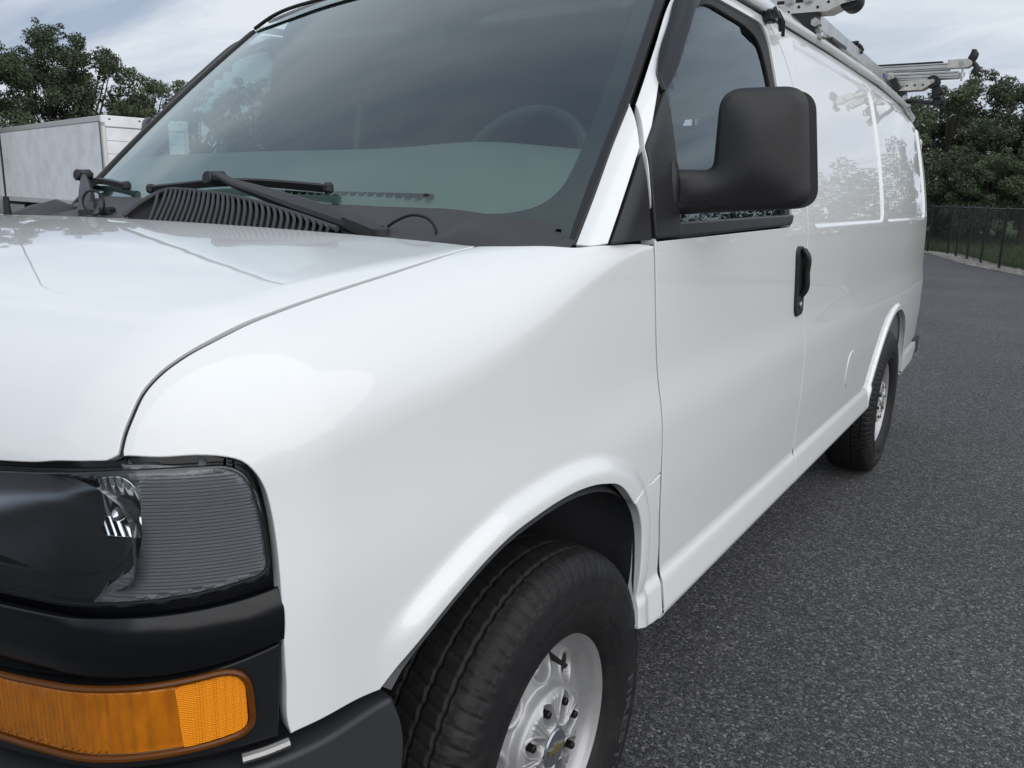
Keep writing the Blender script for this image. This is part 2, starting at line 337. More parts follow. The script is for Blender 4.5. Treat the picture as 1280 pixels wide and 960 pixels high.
def panel(name, F, outline, d, m, parent, h=.014, gap=.004, rr=.003, depth=.016, holes=(), grids=None, mirror=False, off=0., far=2.5, disp=None, both=False):
    """sheet of the surface F = 0 inside a closed 3D outline, seen along d, with a rolled edge and a return flange"""
    from mathutils.kdtree import KDTree
    d = np.array(d, float); d /= np.linalg.norm(d); up = np.array([0, 0, 1.]) if abs(d[2]) < .9 else np.array([0, -1., 0])
    e1 = np.cross(up, -d); e1 /= np.linalg.norm(e1); e2 = np.cross(-d, e1)
    G = (lambda P: F(P) - off) if off else F
    loops = []
    for i, L in enumerate([outline] + list(holes)):
        p = np.stack([L @ e1, L @ e2], 1)
        if (area2(p) > 0) != (i == 0): p = p[::-1]
        loops.append(p - norm2(p) * (gap / 2 + rr))
    lo, hi = loops[0].min(0), loops[0].max(0)
    if grids is None: ga, gb = np.arange(lo[0] + h * .37, hi[0], h), np.arange(lo[1] + h * .41, hi[1], h)
    else: ga, gb = grids
    A, B = np.meshgrid(ga, gb, indexing='ij'); A = A.ravel(); B = B.ravel(); ok = inside(loops[0], A, B)
    for q in loops[1:]: ok &= ~inside(q, A, B)
    A = A[ok]; B = B[ok]; bp = np.vstack(loops); kd = KDTree(len(bp))
    for i, q in enumerate(bp): kd.insert((q[0], q[1], 0), i)
    kd.balance(); mn = min(.55 * h, .01)
    keep = np.array([kd.find((a, b, 0))[2] > mn for a, b in zip(A, B)], bool) if len(A) else np.zeros(0, bool)
    pts = np.vstack([bp, np.stack([A[keep], B[keep]], 1)]) if len(A) else bp
    edges = []; n0 = 0
    for q in loops: edges += [(n0 + i, n0 + (i + 1) % len(q)) for i in range(len(q))]; n0 += len(q)
    v, _, tri, ov, _, _ = delaunay_2d_cdt([Vector(q) for q in pts.tolist()], edges, [], 0, 1e-8)
    v = np.array([tuple(q) for q in v]); tri = np.array([q for q in tri if len(q) == 3]); c3 = v[tri].mean(1)
    ok = inside(loops[0], c3[:, 0], c3[:, 1])
    for q in loops[1:]: ok &= ~inside(q, c3[:, 0], c3[:, 1])
    tri = tri[ok]; inv = {}
    for i, o in enumerate(ov):
        for k in o: inv.setdefault(k, i)
    O = v[:, :1] * e1 + v[:, 1:] * e2
    P, hit = cast(G, O, d, -far, far, 200)
    if not hit.all():
        bad = np.where(~hit)[0]; good = np.where(hit)[0]
        for b in bad: P[b] = P[good[np.argmin(np.linalg.norm(v[good] - v[b], axis=1))]]
    Nn = grad(G, P)
    if disp is not None: P, Nn = disp(P, Nn)
    V = [P]; NN = [Nn]; Fc = [tuple(t) for t in tri]; cnt = len(P); n0 = 0
    if rr > 0 or depth > 0:
        for q in loops:
            k = len(q); ids = np.array([inv[n0 + i] for i in range(k)]); n0 += k; L = P[ids]; n = Nn[ids]
            t = np.roll(L, -1, 0) - np.roll(L, 1, 0); lat = np.cross(t, n); lat /= np.maximum(np.linalg.norm(lat, axis=1)[:, None], 1e-9)
            o2 = norm2(q); sg = np.sign(np.sum(lat * (o2[:, :1] * e1 + o2[:, 1:] * e2), 1)); lat *= np.where(sg == 0, 1, sg)[:, None]
            prev = ids
            for th in ((30, 60, 90) if rr > 0 else (90,)):
                s_, c_ = math.sin(R(th)), math.cos(R(th)); V.append(L + lat * rr * s_ - n * rr * (1 - c_)); NN.append(n * c_ + lat * s_)
                cur = np.arange(cnt, cnt + k); cnt += k
                Fc += [(prev[i], cur[i], cur[(i + 1) % k], prev[(i + 1) % k]) for i in range(k)]; prev = cur
            if depth > 0:
                V.append(L + lat * rr - n * (rr + depth)); NN.append(lat); cur = np.arange(cnt, cnt + k); cnt += k
                Fc += [(prev[i], cur[i], cur[(i + 1) % k], prev[(i + 1) % k]) for i in range(k)]
    V = np.vstack(V); NN = np.vstack(NN)
    # turn every face towards its normal
    Fn = []
    for q in Fc:
        a, b, c_ = V[q[0]], V[q[1]], V[q[2]]; g = np.cross(b - a, c_ - a)
        Fn.append(q if g @ (NN[q[0]] + NN[q[1]] + NN[q[2]]) >= 0 else q[::-1])
    obs = []
    if not mirror or both: obs.append(raw(name, V, Fn, m, parent, True, NN))
    if mirror or both:
        mx_ = np.array([-1, 1, 1.]); obs.append(raw(name, V * mx_, [q[::-1] for q in Fn], m, parent, True, NN * mx_))
    return obs[0]
def S3(pts):
    """(y, z) points on the van's flank"""
    P = np.array(pts, float); return np.column_stack([side(P[:, 0], P[:, 1]), P])
def S3s(pts): return S3(spline(pts, .02))
# ---------------------------------------------------------------- the van: painted shell
van = empty('cargo_van', (0, 0, 0), 'white cargo van with amber front indicator and aluminium ladder rack, parked on asphalt', 'van')
SEAM = [(.807, -.739, 1.135), (.804, -.729, 1.157), (.803, -.718, 1.176), (.801, -.702, 1.198), (.804, -.681, 1.217), (.811, -.654, 1.234), (.819, -.617, 1.249), (.823, -.561, 1.266), (.820, -.494, 1.278), (.816, -.404, 1.291), (.812, -.30, 1.305), (.808, -.204, 1.319), (.803, -.078, 1.336)]
REAR = [(.803, -.078, 1.336), (.63, -.077, 1.341), (.47, -.080, 1.345), (.2, -.084, 1.349), (0, -.085, 1.35)]
FRONT = [(0, -.835, 1.07), (.30, -.828, 1.085), (.50, -.812, 1.098), (.651, -.79, 1.109), (.727, -.775, 1.12), (.78, -.757, 1.127), (.800, -.746, 1.130), (.807, -.739, 1.135)]
def mirr(L): return [(-x, y, z) for x, y, z in L][::-1]
hood_loop = loop([FRONT[:-1] and FRONT, SEAM, REAR, mirr(REAR), mirr(SEAM), mirr(FRONT)])
panel('hood', nose, hood_loop, (0, .45, -1), WHITE, van, h=.018, gap=.0035, rr=.0016)
FEN_TOP = [(.809, -.738, 1.135), (.841, -.714, 1.133), (.870, -.684, 1.133), (.884, -.669, 1.131), (.899, -.65, 1.122), (.907, -.642, 1.110), (.912, -.635, 1.092), (.916, -.631, 1.067), (.921, -.629, 1.028), (.926, -.630, .983), (.930, -.632, .911), (.930, -.631, .852), (.930, -.630, .79), (.931, -.627, .777)]
FEN_LOW = [(.931, -.627, .777), (.941, -.592, .778), (.946, -.518, .773), (.949, -.485, .768)]
ARCH3 = [(.95, y, z) for y, z in ARCH_F[1:11]] + [(.98, .243, .815)]
JOINT = [(.98, .243, .815), (.983, .266, .828), (.978, .300, .833), (.962, .371, .822), (.96, .419, .829)]
DOOR_F = [(.96, .419, .829), (.959, .417, .887), (.956, .409, .97), (.951, .405, 1.006), (.945, .399, 1.05), (.942, .384, 1.139), (.937, .371, 1.257), (.932, .364, 1.328)]
FEN_R = [(.932, .364, 1.328), (.927, .307, 1.333), (.915, .195, 1.335), (.905, .147, 1.334), (.895, .096, 1.333), (.87, .04, 1.337), (.84, -.03, 1.339), (.803, -.078, 1.336)]
fen_loop = loop([FEN_TOP, FEN_LOW, [(.949, -.485, .768), (.95, -.452, .787)], ARCH3, JOINT, DOOR_F, FEN_R, SEAM[::-1]], .007)
FDIR = (-.72, .40, -.57)
panel('fender', nose, fen_loop, FDIR, WHITE, van, h=.007, gap=.0035, rr=.0018, depth=.022, both=True)
# lower piece of the arch between front wheel and door
low_loop = loop([JOINT, [(.96, .419, .829), (.958, .430, .731), (.954, .452, .623), (.956, .458, .559), (.968, .456, .468)], [(.968, .456, .468), (.975, .38, .478), (.98, .306, .502)], [(.98, .306, .502), (.975, .307, .54), (.97, .309, .60), (.97, .305, .68), (.97, .29, .75), (.98, .258, .80), (.98, .243, .815)]], .007)
panel('wheel_arch_panel', cabin, low_loop, (-1, .25, 0), WHITE, van, h=.006, gap=.004, rr=.003, depth=.022, both=True)
# door with window opening
D_FRONT = S3s([(.364, 1.336), (.371, 1.257), (.384, 1.139), (.399, 1.05), (.405, 1.006), (.409, .97), (.417, .887), (.421, .831), (.432, .731), (.456, .623), (.462, .559), (.462, .447)])
D_BOT = S3s([(.462, .447), (1.612, .447)]); D_REAR = S3s([(1.612, .447), (1.615, .7), (1.615, .952), (1.609, 1.062), (1.594, 1.30), (1.590, 1.553), (1.549, 1.819), (1.470, 1.915), (1.40, 1.962)])
D_TOP = np.array([(.790, 1.40, 1.962), (.795, 1.1, 1.957), (.790, .86, 1.945), (.771, .76, 1.92)])
PIL_L = [(.87, .141, 1.333), (.86, .224, 1.419), (.843, .331, 1.527), (.83, .424, 1.616), (.801, .567, 1.751), (.771, .702, 1.873), (.752, .775, 1.935)]
D_PIL = np.array([(.771, .76, 1.92), (.774, .702, 1.873), (.804, .567, 1.751), (.833, .424, 1.616)])
D_SEAM = np.array([(.833, .424, 1.616), (.862, .402, 1.580), (.891, .368, 1.522)])
D_SAIL = np.array([(.891, .368, 1.522), (.905, .358, 1.47), (.925, .358, 1.40), (side(.364, 1.336), .364, 1.336)])
door_loop = loop([D_FRONT, D_BOT, D_REAR, D_TOP, D_PIL, D_SEAM, D_SAIL], .009)
WIN = rounded(S3([(.375, 1.340), (1.405, 1.350), (1.376, 1.80), (1.372, 1.925), (.86, 1.918), (.70, 1.842), (.56, 1.722), (.47, 1.62), (.385, 1.52)]), [.004, .03, .1, .09, .12, .1, .1, .1, .03], .009)
panel('door', cabin, door_loop, (-1, .22, 0), WHITE, van, h=.013, gap=.0095, rr=.002, depth=.03, holes=[WIN], both=True)
# A pillar below the door frame
pil_loop = loop([PIL_L[:4], [(.833, .424, 1.616), (.862, .398, 1.578), (.891, .364, 1.522)], [(.891, .364, 1.522), (.921, .184, 1.337)], [(.921, .184, 1.337), (.90, .155, 1.332), (.87, .141, 1.333)]], .006)
panel('pillar', cabin, pil_loop, (-.8, .6, -.2), WHITE, van, h=.01, gap=.003, rr=.002, depth=.02, both=True)
tri_loop = rounded([(.921, .184, 1.337), (.893, .362, 1.519), (.905, .352, 1.47), (.925, .352, 1.40), (.933, .352, 1.338)], [.004, .004, .03, .03, .004], .006)
panel('pillar_cover', cabin, tri_loop, (-.9, .3, 0), MIRROR_PLASTIC, van, h=.01, gap=.004, rr=.002, off=.002, both=True)
# long flank behind the door
TAIL = 4.62
AR = [(y, max(z, .450)) for y, z in ARCH_R[1:-1]]
rear_y = lambda z: 4.60
flank_loop = loop([D_REAR, S3s([(1.40, 1.962), (2.2, 1.972), (3.2, 1.965), (3.9, 1.935), (4.3, 1.895), (4.58, 1.85)]), S3s([(4.58, 1.85), (4.62, 1.6), (4.64, 1.2), (4.64, .8), (4.62, .52)]), S3s([(4.62, .52), (4.2, .46), (3.92, .45)]), S3s(AR[::-1]), S3s([(2.90, .450), (2.6, .447), (1.612, .447)])], .011)
gy = np.unique(np.concatenate([np.arange(1.40, 4.66, .02), *[np.arange(c_ - .026, c_ + .026, .0045) for c_ in (1.655, 2.965, 3.035, 4.50)], np.arange(2.8, 4.05, .008)]))
gz = np.unique(np.concatenate([np.arange(.40, 1.99, .02), np.arange(1.318, 1.358, .004), np.arange(.405, .62, .009), np.arange(.6, .98, .008)]))
def thin(a, e):
    o = [a[0]]
    for q in a[1:]:
        if q - o[-1] > e: o.append(q)
    return np.array(o)
panel('body_side', cabin, flank_loop, (-1, 0, 0), WHITE, van, h=.009, gap=.002, rr=.0018, depth=.03, grids=(thin(gy, .0032), thin(gz, .003)), both=True)
# roof, tail and dark inner shell
roof_loop = rounded([(-.765, .80, 0), (.765, .80, 0), (.775, 1.4, 0), (.78, 4.2, 0), (.68, 4.70, 0), (-.68, 4.70, 0), (-.78, 4.2, 0), (-.775, 1.4, 0)], .1, .03)
panel('roof', cabin, roof_loop, (0, 0, -1), WHITE, van, h=.03, gap=.002, rr=.002, depth=.01)
# black tubes laid in the panel gaps, standing in for the shade there
def gap_shade(name, F, L, depth, rad, d=None):
    P = spline(L, .012); n = grad(F, P)
    for s in (1, -1):
        b = MB(); q = P - n * depth; q[:, 0] *= s; b.tube(q, rad, 6); b.build(name, RUBBER, van)
gap_shade('hood_gap_shade', nose, SEAM, .0055, .0030); gap_shade('door_gap_shade', cabin, S3([(.364, 1.33), (.371, 1.257), (.384, 1.139), (.399, 1.05), (.405, 1.006), (.409, .97), (.417, .887), (.421, .831), (.431, .731), (.455, .623), (.461, .559), (.461, .485)]), .0060, .0042); gap_shade('door_gap_shade', cabin, D_REAR[2:-2:3], .009, .0045)
# ---------------------------------------------------------------- unseen dark boxes added inside the shell to block light at the gaps
b = MB(); b.box((0, -.22, .98), (1.30, .86, .50), bev=.08); b.build('nose_filler', DARK, van)
b = MB(); b.box((0, 1.62, .54), (1.60, 2.20, .16)); b.box((0, 4.22, .66), (1.56, .5, .2)); b.box((0, 3.4, .66), (1.1, 1.2, .3)); b.box((0, -.05, .42), (.9, 1.0, .2)); b.build('underbody', DARK, van)
for s in (-1, 1):
    b = MB(); b.box((s * .875, .93, .83), (.07, .98, .80)); b.box((s * .80, .37, 1.06), (.2, .10, .5)); b.build('inner_panel', DARK, van)
# wheel housings
def housing(arch, off, x0, x1):
    P = spline([(0, y, z) for y, z in [(y, max(z, .50)) for y, z in arch if z > .3]], .03)[:, 1:]; c_ = np.array([P[:, 0].mean(), .42]); n = len(P)
    d_ = P - c_; d_ /= np.linalg.norm(d_, axis=1)[:, None]; Q = P + d_ * off; V = []; m = 7
    for k in range(m):
        t = k / (m - 1); x = x0 + (x1 - x0) * t; q = P + (Q - P) * min(1, t * 4) + d_ * .01 * math.sin(t * 9)
        V += [(x, y, z) for y, z in q]
    Fc = [(k * n + i, k * n + i + 1, (k + 1) * n + i + 1, (k + 1) * n + i) for k in range(m - 1) for i in range(n - 1)]
    V.append((x1, c_[0], .42)); Fc += [((m - 1) * n + i, (m - 1) * n + i + 1, len(V) - 1) for i in range(n - 1)]
    return V, Fc
LINER = mat('wheel_housing_plastic', (.055, .057, .062), .62, bump=(60, .3, .004))
for arch in (ARCH_F, ARCH_R):
    V, Fc = housing(arch, .055, .958, .52)
    raw('wheel_housing', V, Fc, LINER, van); raw('wheel_housing', [(-x, y, z) for x, y, z in V], Fc, LINER, van)
# ---------------------------------------------------------------- black front: fascia, bumper, lamps
def half(name, outline, m, off, disp=None, h=.012, rr=.003, depth=.012, gap=.002, grids=None, parent=van, dirn=(-.62, .78, 0), holes=(), both=True):
    return panel(name, nose, outline, dirn, m, parent, h=h, gap=gap, rr=rr, depth=depth, off=off, disp=disp, both=both, grids=grids, holes=holes)
FH_HL = rounded([(.42, -.825, 1.070), (.653, -.792, 1.095), (.80, -.75, 1.112), (.88, -.67, 1.113), (.905, -.645, 1.09), (.913, -.64, .995), (.87, -.71, .982), (.76, -.785, .972), (.42, -.835, .950)], .01, .012)
FH_SG = rounded([(.48, -.835, .828), (.70, -.80, .850), (.853, -.742, .868), (.905, -.671, .878), (.907, -.666, .805), (.86, -.73, .790), (.70, -.80, .770), (.48, -.835, .752)], .01, .012)
half('fascia', rounded([(.30, -.83, 1.10), (.60, -.8, 1.125), (.86, -.70, 1.140), (.935, -.60, 1.10), (.935, -.60, .765), (.86, -.74, .755), (.30, -.83, .70)], .02, .02), GLOSS_BLACK, -.026, h=.02, holes=[FH_HL, FH_SG])
# band below the headlight: a rounded bar
def band_bulge(P, Nn):
    x = P[:, 0]; t = np.clip((P[:, 2] - (.885 + .02 * (x - .9) / .3)) / .085, 0, 1); b_ = .014 * np.sin(np.pi * np.clip(t, 0, 1)) ** .6
    dz = .014 * np.pi * .6 * np.cos(np.pi * t) / .085
    N2 = Nn.copy(); N2[:, 2] -= np.clip(dz, -.9, .9) * 1.1; N2 /= np.linalg.norm(N2, axis=1)[:, None]
    return P + Nn * b_[:, None], N2
half('fascia_band', loop([[(.928, -.63, .972), (.905, -.67, .966), (.881, -.704, .962), (.818, -.76, .956), (.733, -.794, .948), (.60, -.81, .938), (.34, -.84, .93)], [(.34, -.84, .93), (.34, -.84, .835)], [(.34, -.84, .835), (.640, -.815, .848), (.774, -.789, .872), (.883, -.711, .888), (.909, -.676, .896), (.929, -.633, .906)], [(.929, -.633, .906), (.928, -.63, .972)]]), GLOSS_BLACK, -.012, band_bulge, h=.008)
SIG = rounded([(.46, -.835, .835), (.639, -.815, .846), (.773, -.79, .866), (.853, -.742, .874), (.912, -.671, .8855), (.9135, -.666, .80), (.89, -.702, .792), (.811, -.772, .780), (.624, -.817, .757), (.46, -.835, .745)], [.02, .1, .1, .1, .036, .036, .1, .1, .1, .02], .005)
half('fascia_lower', loop([[(.929, -.632, .902), (.909, -.676, .892), (.883, -.711, .884), (.774, -.789, .868), (.640, -.815, .844), (.34, -.84, .831)], [(.34, -.84, .831), (.34, -.84, .70)], [(.34, -.84, .70), (.619, -.818, .735), (.80, -.775, .762), (.905, -.681, .776), (.926, -.64, .776)], [(.926, -.64, .776), (.929, -.632, .902)]]), BLACK_TRIM, -.007, h=.012, depth=.014, holes=[SIG])
# bumper
BUMPER = mat('grey_bumper_plastic', (.034, .036, .040), .5, bump=(1300, .3, .0006, 3))
def bump_lip(P, Nn):
    t = np.clip((.765 - P[:, 2]) / .03, 0, 1); return P - Nn * (.006 * (1 - t) ** 2)[:, None], Nn
half('bumper', loop([[(.951, -.462, .752), (.944, -.564, .754), (.924, -.65, .753), (.87, -.735, .748), (.80, -.785, .738), (.62, -.82, .715), (.30, -.84, .69)], [(.30, -.84, .69), (.30, -.84, .50)], [(.30, -.84, .50), (.62, -.82, .50), (.86, -.75, .505), (.93, -.65, .51), (.945, -.475, .52)], [(.945, -.475, .52), (.953, -.452, .60), (.955, -.447, .70), (.951, -.462, .752)]]), BUMPER, .006, bump_lip, h=.014, rr=.008, depth=.04, dirn=(-.78, .62, 0))
b = MB(); P = spline([(.905, -.678, .7655), (.918, -.655, .7665), (.929, -.628, .768)], .006)
for s in (0,): b.tube(P, .0065, 8)
b.build('bumper_bracket', STEEL, van)
# headlight ------------------------------------------------------
HL_OUT = rounded([(.40, -.825, 1.078), (.653, -.792, 1.102), (.769, -.763, 1.119), (.843, -.716, 1.1255), (.902, -.650, 1.124), (.914, -.638, 1.06), (.9225, -.637, .985), (.881, -.704, .9735), (.818, -.76, .9655), (.733, -.794, .958), (.60, -.81, .948), (.40, -.835, .94)], [.02, .1, .1, .1, .035, .05, .012, .1, .1, .1, .1, .02], .006)
HL_IN = [(.40, -.825, 1.095), (.62, -.80, 1.117), (.76, -.765, 1.119)]
LENS = glass('clear_lamp_lens', (.93, .95, .96), 1.45, film=.02)
LAMP_DARK = mat('lamp_dark_housing', (.020, .022, .025), .28, spec=.5)
CHROME = mat('lamp_chrome', (.86, .87, .88), .10, metal=1.)
RIBGREY = mat('lamp_ribbed_grey', (.17, .18, .195), .20, spec=.8)
hlp = {}
for s in (1, -1):
    hl = empty('headlight', parent=van); hlp[s] = hl
    panel('lens', nose, HL_OUT, (-.62, .78, 0), LENS, hl, h=.010, gap=.002, rr=.003, depth=.010, off=-.004, mirror=s < 0)
    # ribbed outer chamber
    rib_loop = loop([[(.812, -.75, 1.124), (.828, -.742, 1.095), (.8325, -.742, 1.06), (.831, -.745, 1.030), (.823, -.752, 1.008), (.806, -.764, .992), (.785, -.778, .966)], [(.785, -.778, .966), (.85, -.735, .973), (.89, -.69, .980), (.9185, -.643, .987)], [(.9185, -.643, .987), (.9130, -.642, 1.05), (.906, -.645, 1.088), (.894, -.657, 1.112), (.87, -.687, 1.121), (.843, -.72, 1.124), (.812, -.75, 1.124)]], .005)
    def ribs(P, Nn):
        ph = P[:, 2] * 2 * math.pi / .0040; N2 = Nn.copy(); N2[:, 2] -= .85 * np.cos(ph); N2 /= np.linalg.norm(N2, axis=1)[:, None]
        return P + Nn * (.0004 * np.sin(ph))[:, None], N2
    e_ = np.arange(-1.2, 1.2, .012); g_ = np.arange(.96, 1.13, .00052)
    panel('reflector_ribbed', nose, rib_loop, (-.62, .78, 0), RIBGREY, hl, h=.0012, gap=.0, rr=.001, depth=.02, off=-.013, grids=(e_, g_), disp=ribs, mirror=s < 0)
    panel('housing', nose, HL_OUT, (-.62, .78, 0), LAMP_DARK, hl, h=.02, gap=.004, rr=.002, depth=.004, off=-.020, mirror=s < 0, holes=[rounded([(.46, -.82, 1.080), (.70, -.78, 1.098), (.80, -.75, 1.102), (.822, -.74, 1.06), (.812, -.757, 1.005), (.74, -.79, .988), (.46, -.83, .966)], .03, .008)])
    panel('bezel', nose, HL_OUT, (-.62, .78, 0), LAMP_DARK, hl, h=.02, gap=.006, rr=.002, depth=.006, off=-.0085, mirror=s < 0, holes=[rounded([(.41, -.825, 1.069), (.653, -.792, 1.093), (.769, -.763, 1.110), (.843, -.716, 1.1165), (.896, -.653, 1.115), (.908, -.643, 1.06), (.916, -.640, .993), (.881, -.704, .982), (.818, -.76, .974), (.733, -.794, .966), (.60, -.81, .956), (.41, -.835, .948)], [.01, .1, .1, .1, .033, .05, .012, .1, .1, .1, .1, .01], .006)])
    # deep bowl behind the clear part
    V = []; Fc = []; n, m = 28, 9
    for k in range(m):
        t = k / (m - 1); rr_ = math.sqrt(1 - t)
        for i in range(n):
            a = 2 * math.pi * i / n; ca, sa = math.cos(a), math.sin(a); sup = (abs(ca) ** 4 + abs(sa) ** 4) ** -.25
            V.append(((.635 + .205 * ca * sup * rr_) * s, -.765 + .055 * (.635 - .635 - .205 * ca * sup * rr_) * -1.1 + .10 * t, 1.038 + .068 * sa * sup * rr_))
    Fc = [(k * n + i, k * n + (i + 1) % n, (k + 1) * n + (i + 1) % n, (k + 1) * n + i) for k in range(m - 1) for i in range(n)]; Fc.append(tuple((m - 1) * n + i for i in range(n)))
    raw('bowl', V, Fc, mat('lamp_bowl', (.26, .27, .29), .34, metal=.9), hl)
    # chrome crescent with fluted steps
    cres = rounded([(.778, -.75, 1.043), (.786, -.75, 1.064), (.784, -.75, 1.088), (.776, -.75, 1.108), (.806, -.74, 1.112), (.822, -.73, 1.095), (.828, -.73, 1.06), (.828, -.73, 1.042)], [.01, .006, .02, .004, .02, .02, .02, .003], .003)
    def flute(P, Nn):
        ph = (P[:, 0] + .35 * (P[:, 2] - 1.06)) * 2 * math.pi / .0072; N2 = Nn.copy(); N2[:, 0] += .22 * np.cos(ph); N2[:, 2] += np.where(P[:, 2] < 1.066, .60, -.10); N2 /= np.linalg.norm(N2, axis=1)[:, None]
        return P, N2
    hole_c = np.array([(.8135 + .0125 * math.cos(t), -.745, 1.0735 + .0145 * math.sin(t)) for t in np.linspace(0, 2 * math.pi, 26)[:-1]])
    panel('reflector', nose, cres, (-.62, .78, 0), CHROME, hl, h=.0016, gap=0., rr=.001, depth=.01, off=-.0165, disp=flute, mirror=s < 0, holes=[hole_c])
    bm = MB(); th = np.linspace(0, math.pi, 9); c0 = np.array((.8065 * s, -.738, 1.0735)); dv = np.array((.42 * s, -.90, 0))
    bm.tube([c0 + dv * (.002 + .020 * t) for t in np.linspace(0, 1, 8)], [.008, .008, .008, .008, .0075, .006, .004, .0008], 14); bm.build('bulb', mat('lamp_bulb', (.55, .56, .58), .05, metal=.9), hl)
    e0 = MB(); e0.cyl(c0 + dv * -.004, c0 + dv * .0005, .0165, n=20); e0.build('bulb_socket', DARK, hl)
hlp[1]['label'] = 'dark headlight with finely ribbed outer chamber'
# amber indicator ------------------------------------------------
AMBER = glass('amber_lens', (1., .56, .03), 1.5, film=.02)
AMBER_RIM = mat('amber_rim', (.11, .034, .003), .25, spec=.4)
m = bpy.data.materials.new('indicator_reflector'); m.use_nodes = True; nt = m.node_tree; p = nt.nodes['Principled BSDF']; MATS['ind'] = m
p.inputs['Metallic'].default_value = .1; p.inputs['Roughness'].default_value = .3
tcn = nt.nodes.new('ShaderNodeTexCoord'); mpn = nt.nodes.new('ShaderNodeMapping'); mpn.inputs['Scale'].default_value = (60, 60, 22); mpn.inputs['Rotation'].default_value = (0, .25, 0); vo = nt.nodes.new('ShaderNodeTexNoise'); vo.inputs['Scale'].default_value = 1; vo.inputs['Detail'].default_value = 3
nt.links.new(tcn.outputs['Object'], mpn.inputs[0]); nt.links.new(mpn.outputs[0], vo.inputs[0])
rp = nt.nodes.new('ShaderNodeValToRGB'); rp.color_ramp.elements[0].color = (.80, .76, .70, 1); rp.color_ramp.elements[1].color = (1, .97, .92, 1); rp.color_ramp.elements[0].position = .36; rp.color_ramp.elements[1].position = .62
nt.links.new(vo.outputs[0], rp.inputs[0]); nt.links.new(rp.outputs[0], p.inputs['Base Color'])
bpn = nt.nodes.new('ShaderNodeBump'); bpn.inputs['Strength'].default_value = .6; bpn.inputs['Distance'].default_value = .004; nt.links.new(vo.outputs[0], bpn.inputs['Height']); nt.links.new(bpn.outputs[0], p.inputs['Normal'])
m2 = bpy.data.materials.new('reflex_grid'); m2.use_nodes = True; nt = m2.node_tree; p = nt.nodes['Principled BSDF']; MATS['reflex'] = m2
p.inputs['Base Color'].default_value = (1., .31, .003, 1); p.inputs['Metallic'].default_value = .0; p.inputs['Roughness'].default_value = .3; p.inputs['Coat Weight'].default_value = .15; p.inputs['Specular IOR Level'].default_value = .3
tcn = nt.nodes.new('ShaderNodeTexCoord'); vo = nt.nodes.new('ShaderNodeTexVoronoi'); vo.inputs['Scale'].default_value = 420; vo.inputs['Randomness'].default_value = .12; nt.links.new(tcn.outputs['Object'], vo.inputs[0])
bpn = nt.nodes.new('ShaderNodeBump'); bpn.inputs['Strength'].default_value = 1.; bpn.inputs['Distance'].default_value = .002; nt.links.new(vo.outputs['Distance'], bpn.inputs['Height']); nt.links.new(bpn.outputs[0], p.inputs['Normal'])
for s in (1, -1):
    tl = empty('turn_signal', parent=van)
    if s > 0: tl['label'] = 'amber indicator lens set in the black fascia'
    def sig_ribs(P, Nn):
        q = P[:, 0] * .8 - P[:, 1] * .6; w_ = (P[:, 0] < .862); ph = q * 2 * math.pi / .0056; N2 = Nn + np.array([.8, -.6, 0]) * (-.60 * np.cos(ph) * w_)[:, None]; N2 /= np.linalg.norm(N2, axis=1)[:, None]
        return P + Nn * (.0004 * np.sin(ph) * w_)[:, None], N2
    ea = np.arange(.3, 1.3, .0012) ; eb = np.arange(.74, .90, .012)
    panel('lens', nose, SIG, (-.62, .78, 0), AMBER, tl, h=.003, gap=.010, rr=.003, depth=.008, off=-.004, disp=sig_ribs, grids=(np.arange(-1.3, 1.3, .0014), eb), mirror=s < 0)
    inner = rounded([(.44, -.835, .838), (.639, -.815, .848), (.773, -.79, .867), (.853, -.742, .875), (.866, -.73, .876), (.866, -.73, .786), (.811, -.772, .778), (.624, -.817, .752), (.44, -.835, .740)], .004, .006)
    panel('reflector', nose, inner, (-.62, .78, 0), MATS['ind'], tl, h=.012, gap=.002, rr=.001, depth=.004, off=-.012, mirror=s < 0)
    reflex = rounded([(.862, -.733, .8715), (.909, -.671, .882), (.910, -.668, .803), (.89, -.702, .796), (.866, -.73, .791)], [.003, .015, .015, .02, .003], .006)
    panel('reflex_reflector', nose, reflex, (-.62, .78, 0), MATS['reflex'], tl, h=.01, gap=.002, rr=.001, depth=.004, off=-.0032, mirror=s < 0)
    P, hit = cast(lambda q: nose(q) + .004, SIG + np.array((.62, -.78, 0)) * 0, np.array((-.62, .78, 0)), -1., 1., 200)
    P = np.vstack([P, P[:2]]); P[:, 0] *= s
    b = MB(); b.tube(P, .0042, 8, cap=False); b.build('rim', AMBER_RIM, tl)
# centre grille, out of the photograph's frame but part of the van
g = empty('grille', parent=van)
for k in range(6):
    z = .80 + .052 * k; b = MB(); P = [(x, float(front(np.array(x), np.array(z))) + .012 + .0 * x, z) for x in np.linspace(-.40, .40, 15)]; b.tube(P, .012, 8); b.build('grille_bar', GLOSS_BLACK, g)
b = MB(); P = [(x, float(front(np.array(x), np.array(.93))) + .05) for x in np.linspace(-.45, .45, 13)]
V = [(x, y, .5) for x, y in P] + [(x, y + .03, 1.09) for x, y in P]; b.add(V, [(i, i + 1, i + 14, i + 13) for i in range(12)]); b.build('grille_backing', DARK, g)
